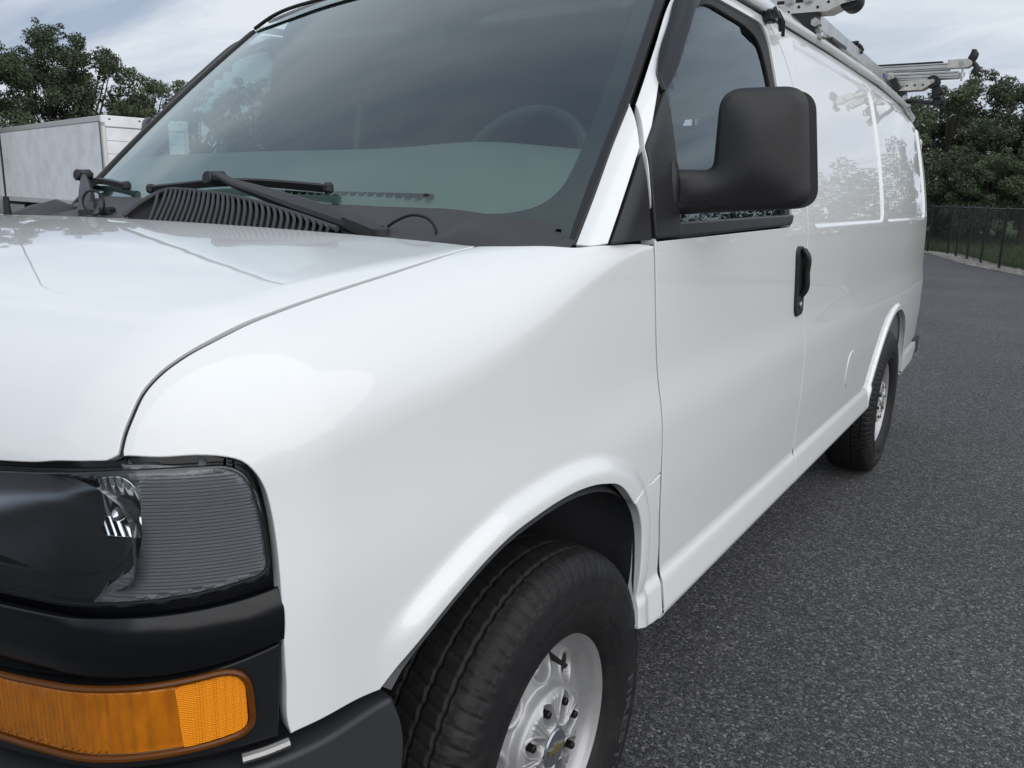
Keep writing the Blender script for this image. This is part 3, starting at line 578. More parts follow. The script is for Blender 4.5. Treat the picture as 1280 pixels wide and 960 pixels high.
# ---------------------------------------------------------------- windscreen
GLASS_W = glass('windscreen_glass', (.64, .80, .77), 1.52, film=.04, refl=(.88, .98, 1.), mult=1.35)
GLASS_S = glass('side_glass', (.42, .50, .50), 1.52, film=.03, refl=(.86, .96, 1.), mult=1.1)
def inset_x(L, dx, dy=0, dz=0): return [(x - dx, y + dy, z + dz) for x, y, z in L]
G_SIDE = [(.856, .138, 1.325), (.842, .212, 1.405), (.826, .319, 1.518), (.812, .410, 1.606), (.783, .553, 1.741), (.751, .690, 1.866), (.730, .775, 1.938)]
WS = loop([G_SIDE, [(.73, .775, 1.938), (.40, .79, 2.0), (0, .79, 2.02), (-.40, .79, 2.0), (-.73, .775, 1.938)], mirr(G_SIDE), [(-.856, .138, 1.325), (-.5, .04, 1.325), (0, 0, 1.325), (.5, .04, 1.325), (.856, .138, 1.325)]], .02)
WDIR = (0, .72, -.69)
panel('windscreen', cabin, WS, WDIR, GLASS_W, van, h=.03, gap=.0, rr=0, depth=0, off=-.004)
FR_S = [(.60, .135, 1.385), (.666, .141, 1.39), (.72, .158, 1.396), (.762, .185, 1.41), (.785, .226, 1.442), (.787, .27, 1.49), (.779, .331, 1.545), (.762, .43, 1.64), (.735, .56, 1.76), (.698, .687, 1.878), (.66, .74, 1.925)]
FR = loop([FR_S, [(.66, .74, 1.925), (.4, .74, 1.957), (0, .74, 1.97), (-.4, .74, 1.957), (-.66, .74, 1.925)], mirr(FR_S), [(-.60, .135, 1.385), (-.3, .09, 1.396), (0, .075, 1.40), (.3, .09, 1.396), (.60, .135, 1.385)]], .02)
panel('windscreen_border', cabin, WS, WDIR, mat('black_frit', (.012, .013, .015), .5), van, h=.03, gap=.001, rr=0, depth=0, off=-.008, holes=[FR])
for s in (1, -1):
    ml = loop([[(x + .002, y, z) for x, y, z in PIL_L], [PIL_L[-1], G_SIDE[-1]], G_SIDE[::-1], [G_SIDE[0], PIL_L[0]]], .008)
    def mround(P, Nn): return P, Nn
    panel('windscreen_moulding', cabin, ml, (-.35, .75, -.5), BLACK_TRIM, van, h=.01, gap=.0, rr=.004, depth=.012, off=.004, mirror=s < 0)
b = MB(); b.tube(spline([(-.735, .775, 1.945), (-.66, .775, 1.972), (-.4, .765, 2.004), (0, .76, 2.018), (.4, .765, 2.004), (.66, .775, 1.972), (.735, .775, 1.945)], .03), .006, 8); b.build('windscreen_header_seal', BLACK_TRIM, van)
# ---------------------------------------------------------------- cowl
n = 41; V = []; xs = np.linspace(-.83, .83, n)
for k, (dy, z, t) in enumerate(((-.012, 1.30, 0), (.0, 1.327, 0), (.02, 1.332, 0), (None, 1.362, 0), (None, 1.392, 0))):
    for x in xs:
        yh = -.078 - .008 * (1 - (x / .8) ** 2) + .22 * max(0, abs(x) - .78)
        zz = z - (.02 * max(0, abs(x) - .7) / .2 if k < 3 else .03 * max(0, (abs(x) - .6) / .3))
        y = yh + dy + .012 if dy is not None else float(wind_y(np.array(x), np.array(zz))) - (.035 if k == 3 else .004)
        V.append((x, y, zz))
cowl = raw('cowl', V, [(k * n + i, k * n + i + 1, (k + 1) * n + i + 1, (k + 1) * n + i) for k in range(4) for i in range(n - 1)], GREY_PLASTIC, van)
# raised louvred vent in front of the screen
VT = spline([(-.225, -.068, 1.352), (-.213, -.03, 1.383), (-.192, .016, 1.411), (-.12, .020, 1.4145), (-.053, .016, 1.412), (.074, .004, 1.404), (.202, -.016, 1.390), (.342, -.043, 1.371), (.471, -.070, 1.351)], .01)
def vent_top(x):
    return np.array([x, np.interp(x, VT[:, 0], VT[:, 1]), np.interp(x, VT[:, 0], VT[:, 2])])
vent = empty('cowl_vent', parent=van)
V = []; Fc = []; xs = np.linspace(-.22, .47, 50)
for x in xs:
    t = vent_top(x); V += [(x, -.074, 1.338), tuple(t + (0, .006, -.010)), tuple(t + (0, .04, -.035))]
Fc = [(3 * i + k, 3 * i + 3 + k, 3 * i + 4 + k, 3 * i + 1 + k) for i in range(49) for k in range(2)]
raw('vent_backing', V, Fc, DARK, vent)
b = MB(); b.tube(VT, .0058, 8); V2 = [tuple(p + (0, .0, .003)) for p in VT] + [tuple(p + (0, .05, -.03)) for p in VT]; k = len(VT); b.add(V2, [(i, i + 1, i + 1 + k, i + k) for i in range(k - 1)]); b.build('vent_frame', GREY_PLASTIC, vent)
for i in range(2, 33):                                        # slats lean to the passenger side and curve upwards
    x0 = -.150 + i * .0188; tp = vent_top(max(-.212, x0 - .085 * min(1, (.52 - x0) / .35))); bt = np.array([x0, -.074, 1.343])
    if i < 4: bt = bt + (0, 0, 0)
    if np.linalg.norm(tp - bt) < .02: continue
    md = .5 * (tp + bt) + np.array([.012, -.006, -.002])
    b = MB(); b.tube(spline([bt + (0, -.004, .0), md + (0, -.003, .003), tp + (0, -.003, .0)], .012), .0036, 6); b.build('slat', GREY_PLASTIC, vent)
# end caps at the corners of the cowl
for s in (1, -1):
    bot = spline([(.668, -.052, 1.335), (.75, -.056, 1.336), (.804, -.040, 1.338), (.856, .006, 1.337), (.892, .09, 1.334)], .008); m_ = len(bot); u_ = np.linspace(0, 1, m_)
    tp_ = spline([(.672, -.045, 1.339), (.695, -.015, 1.356), (.711, .008, 1.371), (.725, .04, 1.3795), (.760, .07, 1.374), (.812, .1, 1.360), (.851, .12, 1.3565), (.880, .128, 1.341)], .004); tp_ = tp_[np.linspace(0, len(tp_) - 1, m_).astype(int)]
    # follow the same parameter along the bottom
    mid_ = .5 * (bot + tp_) + np.column_stack([.006 * np.sin(np.pi * u_), -.010 * np.sin(np.pi * u_), .003 * np.sin(np.pi * u_)])
    bk = tp_ + np.array([-.035, .045, -.022]); rows = [bot + np.array([.004, -.004, -.012]), bot, mid_, tp_ + np.array([.001, -.003, -.002]), tp_ + np.array([-.002, .003, .0]), bk]
    V = np.vstack(rows); V[:, 0] *= s
    Fc = [(r_ * m_ + i, r_ * m_ + i + 1, (r_ + 1) * m_ + i + 1, (r_ + 1) * m_ + i) for r_ in range(5) for i in range(m_ - 1)]
    raw('cowl_end_cap', V, Fc if s > 0 else [q[::-1] for q in Fc], GREY_PLASTIC, van, sharp=50)
b = MB(); b.tube(spline([(.500, .015, 1.335), (.525, .012, 1.355), (.551, .012, 1.369), (.591, .015, 1.3805), (.625, .02, 1.372), (.638, .022, 1.355), (.636, .022, 1.335)], .006), .0030, 8); b.build('washer_hose', RUBBER, van)
b = MB(); t = np.linspace(0, 2 * math.pi, 25); b.tube([(-.43 + .047 * math.cos(a), -.02, 1.378 + .030 * math.sin(a)) for a in t], .0030, 8, cap=False); b.build('washer_hose', RUBBER, van)
b = MB(); b.tube(spline([(.18, .01, 1.37), (.22, .015, 1.385), (.26, .02, 1.384), (.30, .018, 1.374), (.345, .01, 1.366), (.40, .005, 1.362)], .008), .0035, 8); b.box((.335, .01, 1.372), (.03, .012, .010), bev=.003); b.build('washer_hose', RUBBER, van)
b = MB(); b.box((-.405, .0, 1.358), (.045, .025, .022), bev=.005); b.build('washer_fitting', BLACK_TRIM, van)
# wipers ----------------------------------------------------------
WIPER = mat('wiper_black', (.018, .018, .020), .42); WIPER_ARM = mat('wiper_arm_grey', (.035, .036, .040), .5)
def on_glass(x, z, off): return np.array([x, float(wind_y(np.array(x), np.array(z))) - off, z + off * .6])
def wiper(blade, arm, head, pivot):
    wv = empty('wiper', parent=van)
    P = np.array([on_glass(x, z, .012) for x, z in spline(blade, .02)]); m_ = len(P); b = MB()
    prof_ = [(-.009, -.006), (-.003, .009), (.003, .009), (.009, -.006), (.003, -.012), (-.003, -.012)]
    V = []
    for i, p in enumerate(P):
        e = .55 if i in (0, m_ - 1) else 1
        for a, c_ in prof_: V.append(p + np.array([0, -c_ * .7 * e, c_ * .7 * e]) + np.array([0, .7, .7]) * a * e)
    b.add(V, [(i * 6 + k, i * 6 + (k + 1) % 6, (i + 1) * 6 + (k + 1) % 6, (i + 1) * 6 + k) for i in range(m_ - 1) for k in range(6)] + [tuple(range(6))[::-1], tuple((m_ - 1) * 6 + k for k in range(6))])
    b.build('blade', WIPER, wv)
    for e in (0, -1):
        q = MB(); q.box(P[e], (.022, .022, .024), bev=.006); q.build('blade_end', WIPER, wv)
    b = MB(); b.box(head, (.058, .028, .030), bev=.010); b.cyl(np.array(head) + (-.02, -.018, .0), np.array(head) + (-.02, .01, -.004), .0165, n=16, bev=.003); b.build('blade_holder', WIPER, wv)
    A = spline(arm, .02); n_ = len(A); V = []
    T = np.gradient(A, axis=0); T /= np.linalg.norm(T, axis=1)[:, None]
    for i, p in enumerate(A):
        t = i / (n_ - 1); wd = .007 + .011 * min(1, t * 1.5); ht = .006 + .007 * min(1, t * 1.3); upv = np.array([0, -.62, .78]); sdv = np.cross(T[i], upv); sdv /= np.linalg.norm(sdv)
        for a, c_ in ((-1, -1), (-1, .5), (-.6, 1), (.6, 1), (1, .5), (1, -1)): V.append(p + sdv * wd * a + upv * ht * c_)
    b = MB(); b.add(V, [(i * 6 + k, i * 6 + (k + 1) % 6, (i + 1) * 6 + (k + 1) % 6, (i + 1) * 6 + k) for i in range(n_ - 1) for k in range(6)] + [tuple(range(6))[::-1], tuple((n_ - 1) * 6 + k for k in range(6))]); b.build('arm', WIPER_ARM, wv, sharp=30)
    d_ = np.array(pivot) - A[-1]; b = MB(); b.tube([A[-1] - d_ * .15, A[-1] + d_ * .25, np.array(pivot)], [.019, .021, .020], 6); b.cyl(np.array(pivot) + (0, 0, -.03), np.array(pivot) + (0, -.004, .016), .017, n=14, bev=.003); b.build('pivot', WIPER_ARM, wv, sharp=30)
    b = MB(); c0 = A[n_ // 2]; b.box(c0 + (.0, -.004, -.02), (.02, .006, .012), bev=.002); b.build('clip', WIPER, wv)
wiper([(-.346, 1.408), (-.207, 1.418), (-.088, 1.427), (.081, 1.429), (.185, 1.425), (.285, 1.420)], [(-.035, .058, 1.450), (.032, .045, 1.434), (.13, .03, 1.418), (.247, .012, 1.398), (.36, .0, 1.377), (.45, -.008, 1.360)], (-.055, .070, 1.445), (.535, -.015, 1.340))
wiper([(-.855, 1.425), (-.70, 1.426), (-.58, 1.420), (-.50, 1.414)], [(-.80, .175, 1.447), (-.74, .14, 1.431), (-.67, .10, 1.41), (-.60, .06, 1.385), (-.56, .035, 1.366)], (-.81, .185, 1.450), (-.50, .0, 1.345))
# ---------------------------------------------------------------- side glass, seals, mirror, visor, handle
SIDEDIR = (-1, .22, 0)
ol_mirror = rounded([(.984, 1.652), (1.148, 1.660), (1.176, 1.406), (1.08, 1.399), (.915, 1.384), (.900, 1.487), (.981, 1.487)], [.048, .048, .050, .1, .012, .012, .012], .006)
class PolyDist:
    """distance inside a closed polygon, on a grid"""
    def __init__(s, poly, h=.004):
        lo = poly.min(0) - .02; hi = poly.max(0) + .02; s.lo, s.h = lo, h
        X, Z = np.meshgrid(np.arange(lo[0], hi[0], h), np.arange(lo[1], hi[1], h), indexing='ij'); D = np.full(X.shape, 9.)
        for a, b in zip(poly, np.roll(poly, -1, 0)):
            d = b - a; t = np.clip(((X - a[0]) * d[0] + (Z - a[1]) * d[1]) / max(d @ d, 1e-12), 0, 1); D = np.minimum(D, np.hypot(X - a[0] - t * d[0], Z - a[1] - t * d[1]))
        D = np.where(inside(poly, X, Z), D, 0)
        g = .030 * (1 - np.clip(1 - D / .042, 0, 1) ** 2.2) ** .62 + .022 * sstep(0, .11, D)
        for _ in range(90):
            E = g.copy(); E[1:-1, 1:-1] = (g[1:-1, 1:-1] * 2 + g[:-2, 1:-1] + g[2:, 1:-1] + g[1:-1, :-2] + g[1:-1, 2:]) / 6; g = np.where(D > .018, E, g)
        s.g = g
    def __call__(s, x, z):
        u = np.clip((x - s.lo[0]) / s.h, 0, s.g.shape[0] - 1.01); v = np.clip((z - s.lo[1]) / s.h, 0, s.g.shape[1] - 1.01); i = u.astype(int); j = v.astype(int); f = u - i; q = v - j; g = s.g
        return g[i, j] * (1 - f) * (1 - q) + g[i + 1, j] * f * (1 - q) + g[i, j + 1] * (1 - f) * q + g[i + 1, j + 1] * f * q
mir_d = PolyDist(ol_mirror)
def mirror_F(P): return .51 + .5 * (P[:, 0] - .92) - mir_d(P[:, 0], P[:, 2]) - P[:, 1]
for s in (1, -1):
    win = empty('side_window', parent=van)
    panel('glass', cabin, WIN, SIDEDIR, GLASS_S, win, h=.03, gap=.0, rr=0, depth=0, off=-.014, mirror=s < 0)
    inner = rounded(S3([(.375, 1.372), (1.36, 1.382), (1.322, 1.78), (1.285, 1.872), (1.18, 1.893), (.86, 1.898), (.72, 1.830), (.58, 1.712), (.49, 1.61), (.40, 1.51)]), [.004, .02, .08, .06, .06, .1, .1, .1, .1, .03], .009)
    panel('window_seal', cabin, WIN, SIDEDIR, RUBBER, win, h=.015, gap=.002, rr=.003, depth=.006, off=-.006, holes=[inner], mirror=s < 0)
    belt = rounded(S3([(.49, 1.340), (1.388, 1.352), (1.412, 1.384), (.49, 1.374)]), [.003, .012, .012, .003], .008)
    panel('belt_seal', cabin, belt, SIDEDIR, mat('weathered_rubber', (.020, .020, .021), .38, var=(40, (.05, .05, .05), .5, .75)), win, h=.012, gap=0, rr=.006, depth=.012, off=.006, mirror=s < 0)
    # smoked deflector along the front edge of the window
    vis = loop([[(.868, .500, 1.645), (.846, .515, 1.690), (.834, .535, 1.712), (.806, .640, 1.812), (.785, .730, 1.890), (.786, .80, 1.925)], [(.786, .80, 1.925), (.79, .86, 1.935), (.81, .89, 1.915)], [(.81, .89, 1.915), (.819, .804, 1.888), (.845, .67, 1.784), (.866, .572, 1.696), (.870, .525, 1.660), (.868, .500, 1.645)]], .007)
    panel('wind_deflector', cabin, vis, (-.8, .55, 0), mat('smoked_acrylic', (.008, .0085, .010), .06, spec=.6), van, h=.009, gap=0., rr=.003, depth=.012, off=.013, mirror=s < 0)
    mi = empty('door_mirror', parent=van)
    if s > 0: mi['label'] = 'big black square mirror on a thick arm'
    sail = rounded([(.868, .500, 1.648), (.889, .372, 1.527), (.905, .362, 1.47), (.925, .362, 1.40), (.933, .366, 1.341), (.933, .496, 1.341), (.921, .507, 1.42), (.911, .510, 1.485), (.897, .506, 1.561), (.881, .504, 1.626)], [.006, .006, .05, .05, .004, .004, .05, .05, .05, .02], .006)
    panel('mirror_base', cabin, sail, (-1, .1, 0), MIRROR_PLASTIC, mi, h=.01, gap=.002, rr=.004, depth=.02, off=.005, mirror=s < 0)
    # head: rounded square shell, convex towards the front, with the arm growing out of its lower inner corner
    cen = np.array([1.085, 1.525]); yc = lambda x: .510 + .5 * (x - .92)
    V2 = np.column_stack([ol_mirror[:, 0], np.full(len(ol_mirror), .4), ol_mirror[:, 1]])
    panel('mirror_shell', mirror_F, V2, (0, 1, 0), MIRROR_PLASTIC, mi, h=.007, gap=0, rr=.004, depth=.055, mirror=s < 0)
    ol = ol_mirror
    gl = [(x * s, yc(x) + .052, z) for x, z in (cen + (ol[(ol[:, 0] > .98)] - cen) * .97)]
    raw('mirror_rim', gl, [tuple(range(len(gl)))], BLACK_TRIM, mi, smooth=False)
    gl2 = [(x * s, yc(x) + .054, z) for x, z in rounded([(1.01, 1.63), (1.145, 1.634), (1.165, 1.425), (1.01, 1.425)], .03, .01)]
    raw('mirror_glass', gl2, [tuple(range(len(gl2)))], mat('mirror_silver', (.8, .82, .83), .02, metal=1.), mi, smooth=False)
    # collar where the arm meets the base, and the seam lines of the arm
    b = MB(); b.tube(spline([(.902 * s, .488, 1.492), (.908 * s, .484, 1.47), (.910 * s, .480, 1.437), (.910 * s, .482, 1.40), (.906 * s, .486, 1.380)], .01), [.004, .016, .024, .018, .005][:1] * 0 or .020, 12); b.build('mirror_collar', MIRROR_PLASTIC, mi)
    sm = np.array([(x, z) for x, z in spline([(.918, 1.486), (.928, 1.462), (.930, 1.437), (.930, 1.419), (.985, 1.4175), (.997, 1.402), (1.002, 1.391)], .004)])
    ys = .51 + .5 * (sm[:, 0] - .92) - mir_d(sm[:, 0], sm[:, 1]); b = MB(); b.tube([(x * s, y_ + .0004, z) for (x, z), y_ in zip(sm, ys)], .0013, 6); b.build('mirror_seam', DARK, mi)
    # door handle: black recessed pull
    dh = empty('door_handle', parent=van)
    ho = rounded(S3([(1.452, 1.286), (1.548, 1.284), (1.572, 1.062), (1.476, 1.058)]), .035, .006)
    hi_ = rounded(S3([(1.478, 1.272), (1.530, 1.270), (1.548, 1.126), (1.492, 1.124)]), .022, .006)
    panel('handle_bezel', cabin, ho, SIDEDIR, MIRROR_PLASTIC, dh, h=.012, gap=0, rr=.006, depth=.01, off=.008, holes=[hi_], mirror=s < 0)
    panel('handle_cup', cabin, ho, SIDEDIR, DARK, dh, h=.02, gap=.01, rr=0, depth=0, off=.0015, mirror=s < 0)
    xh = float(side(np.array(1.51), np.array(1.2))); b = MB(); b.tube(spline([(s * (xh + .004), 1.520, 1.272), (s * (xh + .017), 1.521, 1.255), (s * (xh + .019), 1.527, 1.20), (s * (xh + .017), 1.536, 1.142), (s * (xh + .004), 1.538, 1.122)], .01), .0105, 10); b.build('handle_pull', MIRROR_PLASTIC, dh)
    b = MB(); b.cyl((s * (xh + .008), 1.522, 1.095), (s * (xh + .0155), 1.522, 1.095), .012, n=18, bev=.002); b.build('lock_cylinder', STEEL, dh)
# fuel filler flap: a thin groove in the flank
fo = rounded(S3([(2.355, .66), (2.515, .66), (2.515, .815), (2.355, .815)]), .075, .008)
panel('fuel_flap', cabin, fo, (-1, 0, 0), WHITE, van, h=.02, gap=.002, rr=.0012, depth=.003, off=.0024)
# roof gutter
for s in (1, -1):
    yy = np.linspace(.86, 4.30, 60); zz = np.interp(yy, [.86, 1.1, 1.4, 2.2, 3.2, 3.9, 4.3], [1.962, 1.972, 1.976, 1.984, 1.979, 1.950, 1.908]); xx = side(yy, zz - .006) + .004
    V = []; Fc = []
    for x, y, z in zip(xx, yy, zz): V += [(s * (x - .022), y, z - .010), (s * (x + .014), y, z - .010), (s * (x + .018), y, z - .004), (s * (x + .018), y, z + .012), (s * (x + .012), y, z + .014), (s * (x + .010), y, z + .002), (s * (x - .022), y, z + .006)]
    Fc = [(7 * i + k, 7 * i + (k + 1) % 7, 7 * i + 7 + (k + 1) % 7, 7 * i + 7 + k) for i in range(59) for k in range(7)] + [tuple(range(7)), tuple(59 * 7 + k for k in range(7))]
    raw('gutter', V, Fc, WHITE, van, sharp=40)
# tail lamp edges, rear bumper
for s in (1, -1):
    tl_loop = rounded(S3([(4.46, 1.22), (4.58, 1.22), (4.55, 1.72), (4.46, 1.72)]), .02, .02)
    b = MB(); P = [(s * (float(side(np.array(4.64), np.array(z))) - .034), 4.655, z) for z in np.linspace(1.38, 1.66, 12)]
    b.tube(P, .026, 10); b.build('tail_lamp', mat('tail_lamp_red', (.45, .02, .02), .2, coat=1.), van)
    b = MB(); b.box((s * .60, 4.80, .52), (.66, .12, .20), bev=.05); b.box((s * .875, 4.60, .535), (.11, .36, .20), bev=.045); b.build('rear_bumper', GREY_PLASTIC, van)
b = MB(); b.box((0, 4.72, .92), (1.60, .08, .86), bev=.03); b.box((0, 4.70, 1.88), (1.40, .08, .30), bev=.03); b.box((0, 4.72, 1.54), (.10, .07, .52)); b.box((.74, 4.69, 1.54), (.14, .1, .6), bev=.03); b.box((-.74, 4.69, 1.54), (.14, .1, .6), bev=.03); b.build('rear_door', WHITE, van)
for s in (1, -1):
    b = MB(); b.box((s * .36, 4.73, 1.54), (.62, .008, .48)); b.build('rear_window', GLASS_S, van)
# ---------------------------------------------------------------- cab interior
TRIM = mat('cab_grey_trim', (.085, .092, .094), .7, bump=(400, .2, .001)); DASH = mat('dash_grey', (.30, .315, .30), .75, bump=(600, .25, .0008)); SEATM = mat('seat_fabric', (.035, .036, .04), .9, bump=(500, .4, .001)); HEADL = mat('headliner', (.16, .165, .165), .9)
n = 33; V = []; xs = np.linspace(-.86, .86, n)
dprof = [(.012, 1.372), (.06, 1.408), (.16, 1.468), (.27, 1.512), (.36, 1.528), (.41, 1.522), (.44, 1.495), (.47, 1.40), (.46, 1.1), (.40, .9)]
for k, (dy, z) in enumerate(dprof):
    for x in xs:
        hood_ = .018 * math.exp(-((x - .45) / .22) ** 2) if k in (3, 4, 5) else 0
        zz = z + hood_ - .012 * (x / .86) ** 2 * (k > 1); V.append((x, max(.075 + dy, float(wind_y(np.array(x), np.array(zz))) + .03), zz))
raw('dashboard', V, [(k * n + i, k * n + i + 1, (k + 1) * n + i + 1, (k + 1) * n + i) for k in range(len(dprof) - 1) for i in range(n - 1)], DASH, van)
for k in range(17):
    x = .10 + k * .026; b = MB(); b.box((x, .150, 1.4155), (.016, .022, .010), bev=.003); b.build('defroster_slot', DARK, van)
sw = empty('steering_wheel', parent=van); cw = np.array((.43, .62, 1.465)); ax1 = np.array((1., 0, 0)); ax2 = np.array((0, .46, .89)); t = np.linspace(0, 2 * math.pi, 49)
b = MB(); b.tube([cw + .195 * (math.cos(a) * ax1 + math.sin(a) * ax2) for a in t], .0155, 10, cap=False); b.build('rim', mat('steering_vinyl', (.05, .052, .055), .45), sw)
b = MB(); b.cyl(cw + (0, -.0, -.02), cw + (0, .05, -.0), .07, n=20, bev=.015); b.tube([cw, cw + ax1 * .19], .014, 8); b.tube([cw, cw - ax1 * .19], .014, 8); b.tube([cw, cw - ax2 * .19], .016, 8); b.tube([cw, cw + (0, -.25, -.14)], .035, 10); b.build('hub', TRIM, sw)
for x in (-.44, .44):
    st = empty('seat', parent=van)
    b = MB(); b.box((x, .98, .98), (.54, .56, .22), bev=.07); b.build('cushion', SEATM, st)
    b = MB(); a = R(12); b.box((x, 1.30, 1.32), (.52, .17, .66), ax=((1, 0, 0), (0, math.cos(a), -math.sin(a)), (0, math.sin(a), math.cos(a))), bev=.065); b.build('backrest', SEATM, st)
    b = MB(); b.box((x, 1.375, 1.765), (.29, .11, .21), bev=.05); b.tube([(x - .06, 1.36, 1.6), (x - .06, 1.37, 1.7)], .006, 6); b.tube([(x + .06, 1.36, 1.6), (x + .06, 1.37, 1.7)], .006, 6); b.build('headrest', SEATM, st)
# partition behind the seats, with a wire-mesh window on the driver's side
bh = empty('partition', parent=van); BHM = mat('partition_grey', (.05, .053, .056), .6)
b = MB(); b.prism([(-.90, 1.66, .55), (.90, 1.66, .55), (.905, 1.66, 1.36), (.89, 1.66, 1.43), (-.89, 1.66, 1.43), (-.905, 1.66, 1.36)], (0, -.01, 0), (0, .01, 0)); b.prism([(-.89, 1.66, 1.43), (.06, 1.66, 1.43), (.06, 1.66, 1.85), (-.80, 1.66, 1.85)], (0, -.01, 0), (0, .01, 0)); b.prism([(.77, 1.66, 1.43), (.89, 1.66, 1.43), (.80, 1.66, 1.85), (.77, 1.66, 1.85)], (0, -.01, 0), (0, .01, 0)); b.prism([(-.80, 1.66, 1.85), (.80, 1.66, 1.85), (.76, 1.66, 1.98), (.6, 1.66, 2.055), (-.6, 1.66, 2.055), (-.76, 1.66, 1.98)], (0, -.01, 0), (0, .01, 0)); b.build('partition_panel', BHM, bh)
for k in range(9):
    x = .10 + k * .078; b = MB(); b.tube([(x, 1.655, 1.44), (x, 1.655, 1.84)], .006, 6); b.build('partition_bar', BHM, bh)
for k in range(3):
    z = 1.53 + .1 * k; b = MB(); b.tube([(.06, 1.66, z), (.77, 1.66, z)], .005, 6); b.build('partition_bar', BHM, bh)
panel('headliner', cabin, rounded([(-.70, .86, 0), (.70, .86, 0), (.72, 1.64, 0), (-.72, 1.64, 0)], .05, .03), (0, 0, -1), HEADL, van, h=.05, gap=0, rr=0, depth=.0, off=-.035)
panel('cargo_liner', cabin, rounded([(-.74, 1.68, 0), (.74, 1.68, 0), (.74, 4.5, 0), (-.74, 4.5, 0)], .05, .04), (0, 0, -1), TRIM, van, h=.08, gap=0, rr=0, depth=.0, off=-.03)
for s in (1, -1):
    V, Fc = [], []
    cl = loop([S3([(1.66, .55), (4.5, .55)]), S3([(4.5, .55), (4.5, 1.9)]), S3([(4.5, 1.9), (1.66, 1.9)]), S3([(1.66, 1.9), (1.66, .55)])], .04)
    panel('cargo_side_liner', cabin, cl, (-1, 0, 0), TRIM, van, h=.08, gap=0, rr=0, depth=0, off=-.035, mirror=s < 0)
    b = MB(); b.box((s * .86, .93, 1.14), (.06, 1.06, .38), bev=.02); b.box((s * .82, .9, 1.27), (.06, .4, .05), bev=.02); b.build('door_trim', TRIM, van)
    # sun visor, folded up against the headliner
    b = MB(); b.box((s * .38, .90, 1.925), (.46, .17, .022), ax=((1, 0, 0), (0, .93, .36), (0, -.36, .93)), bev=.009); b.build('sun_visor', HEADL, van)
    b = MB(); b.box((s * .765, 1.12, 1.895), (.05, .5, .07), ax=((.9, 0, -.43 * s), (0, 1, 0), (.43 * s, 0, .9)), bev=.02); b.build('roof_trim', TRIM, van)
    b = MB(); b.box((s * .82, 1.45, 1.6), (.04, .09, .56), ax=((.96, 0, .24 * s), (0, 1, 0), (-.24 * s, 0, .96)), bev=.015); b.build('pillar_trim', TRIM, van)
    b = MB(); b.tube([(s * .80, 1.36, 1.86), (s * .795, 1.345, 1.80), (s * .80, 1.34, 1.76)], [.012, .018, .010], 8); b.box((s * .797, 1.345, 1.79), (.02, .05, .05), bev=.008); b.build('belt_anchor', BLACK_TRIM, van)
b = MB(); b.box((0, .70, 1.83), (.26, .03, .075), bev=.02); b.tube([(0, .70, 1.86), (0, .68, 1.93)], .01, 8); b.build('rear_view_mirror', BLACK_TRIM, van)
b = MB(); b.box((0, 1.1, .74), (1.7, 1.1, .04)); b.build('cab_floor', DARK, van)
b = MB(); b.box((0, 3.1, .58), (1.68, 2.9, .03)); b.build('cargo_floor', TRIM, van)
for s in (1, -1):  # inner strip added under the roof edge to stop light leaking in
    yy = np.linspace(.93, 4.6, 40); V = []
    for y in yy: V += [(s * (float(side(np.array(y), np.array(1.90))) - .022), y, 1.90), (s * (float(side(np.array(y), np.array(1.97))) - .022), y, 1.97), (s * .715, y, float(roof_z(np.array(.715), np.array(y))) - .03), (s * .62, y, float(roof_z(np.array(.62), np.array(y))) - .034)]
    raw('roof_leak_strip', V, [(4 * i + k, 4 * i + 4 + k, 4 * i + 5 + k, 4 * i + 1 + k) for i in range(39) for k in range(3)], HEADL, van)
# aerial on the passenger-side fender
b = MB(); b.tube([(-.83, -.035, 1.325), (-.83, -.036, 1.345), (-.83, -.036, 1.384)], [.013, .0095, .0075], 10); b.tube([(-.83, -.036, 1.38), (-.835, -.03, 2.05)], [.0026, .0016], 6); b.build('aerial', RUBBER, van)
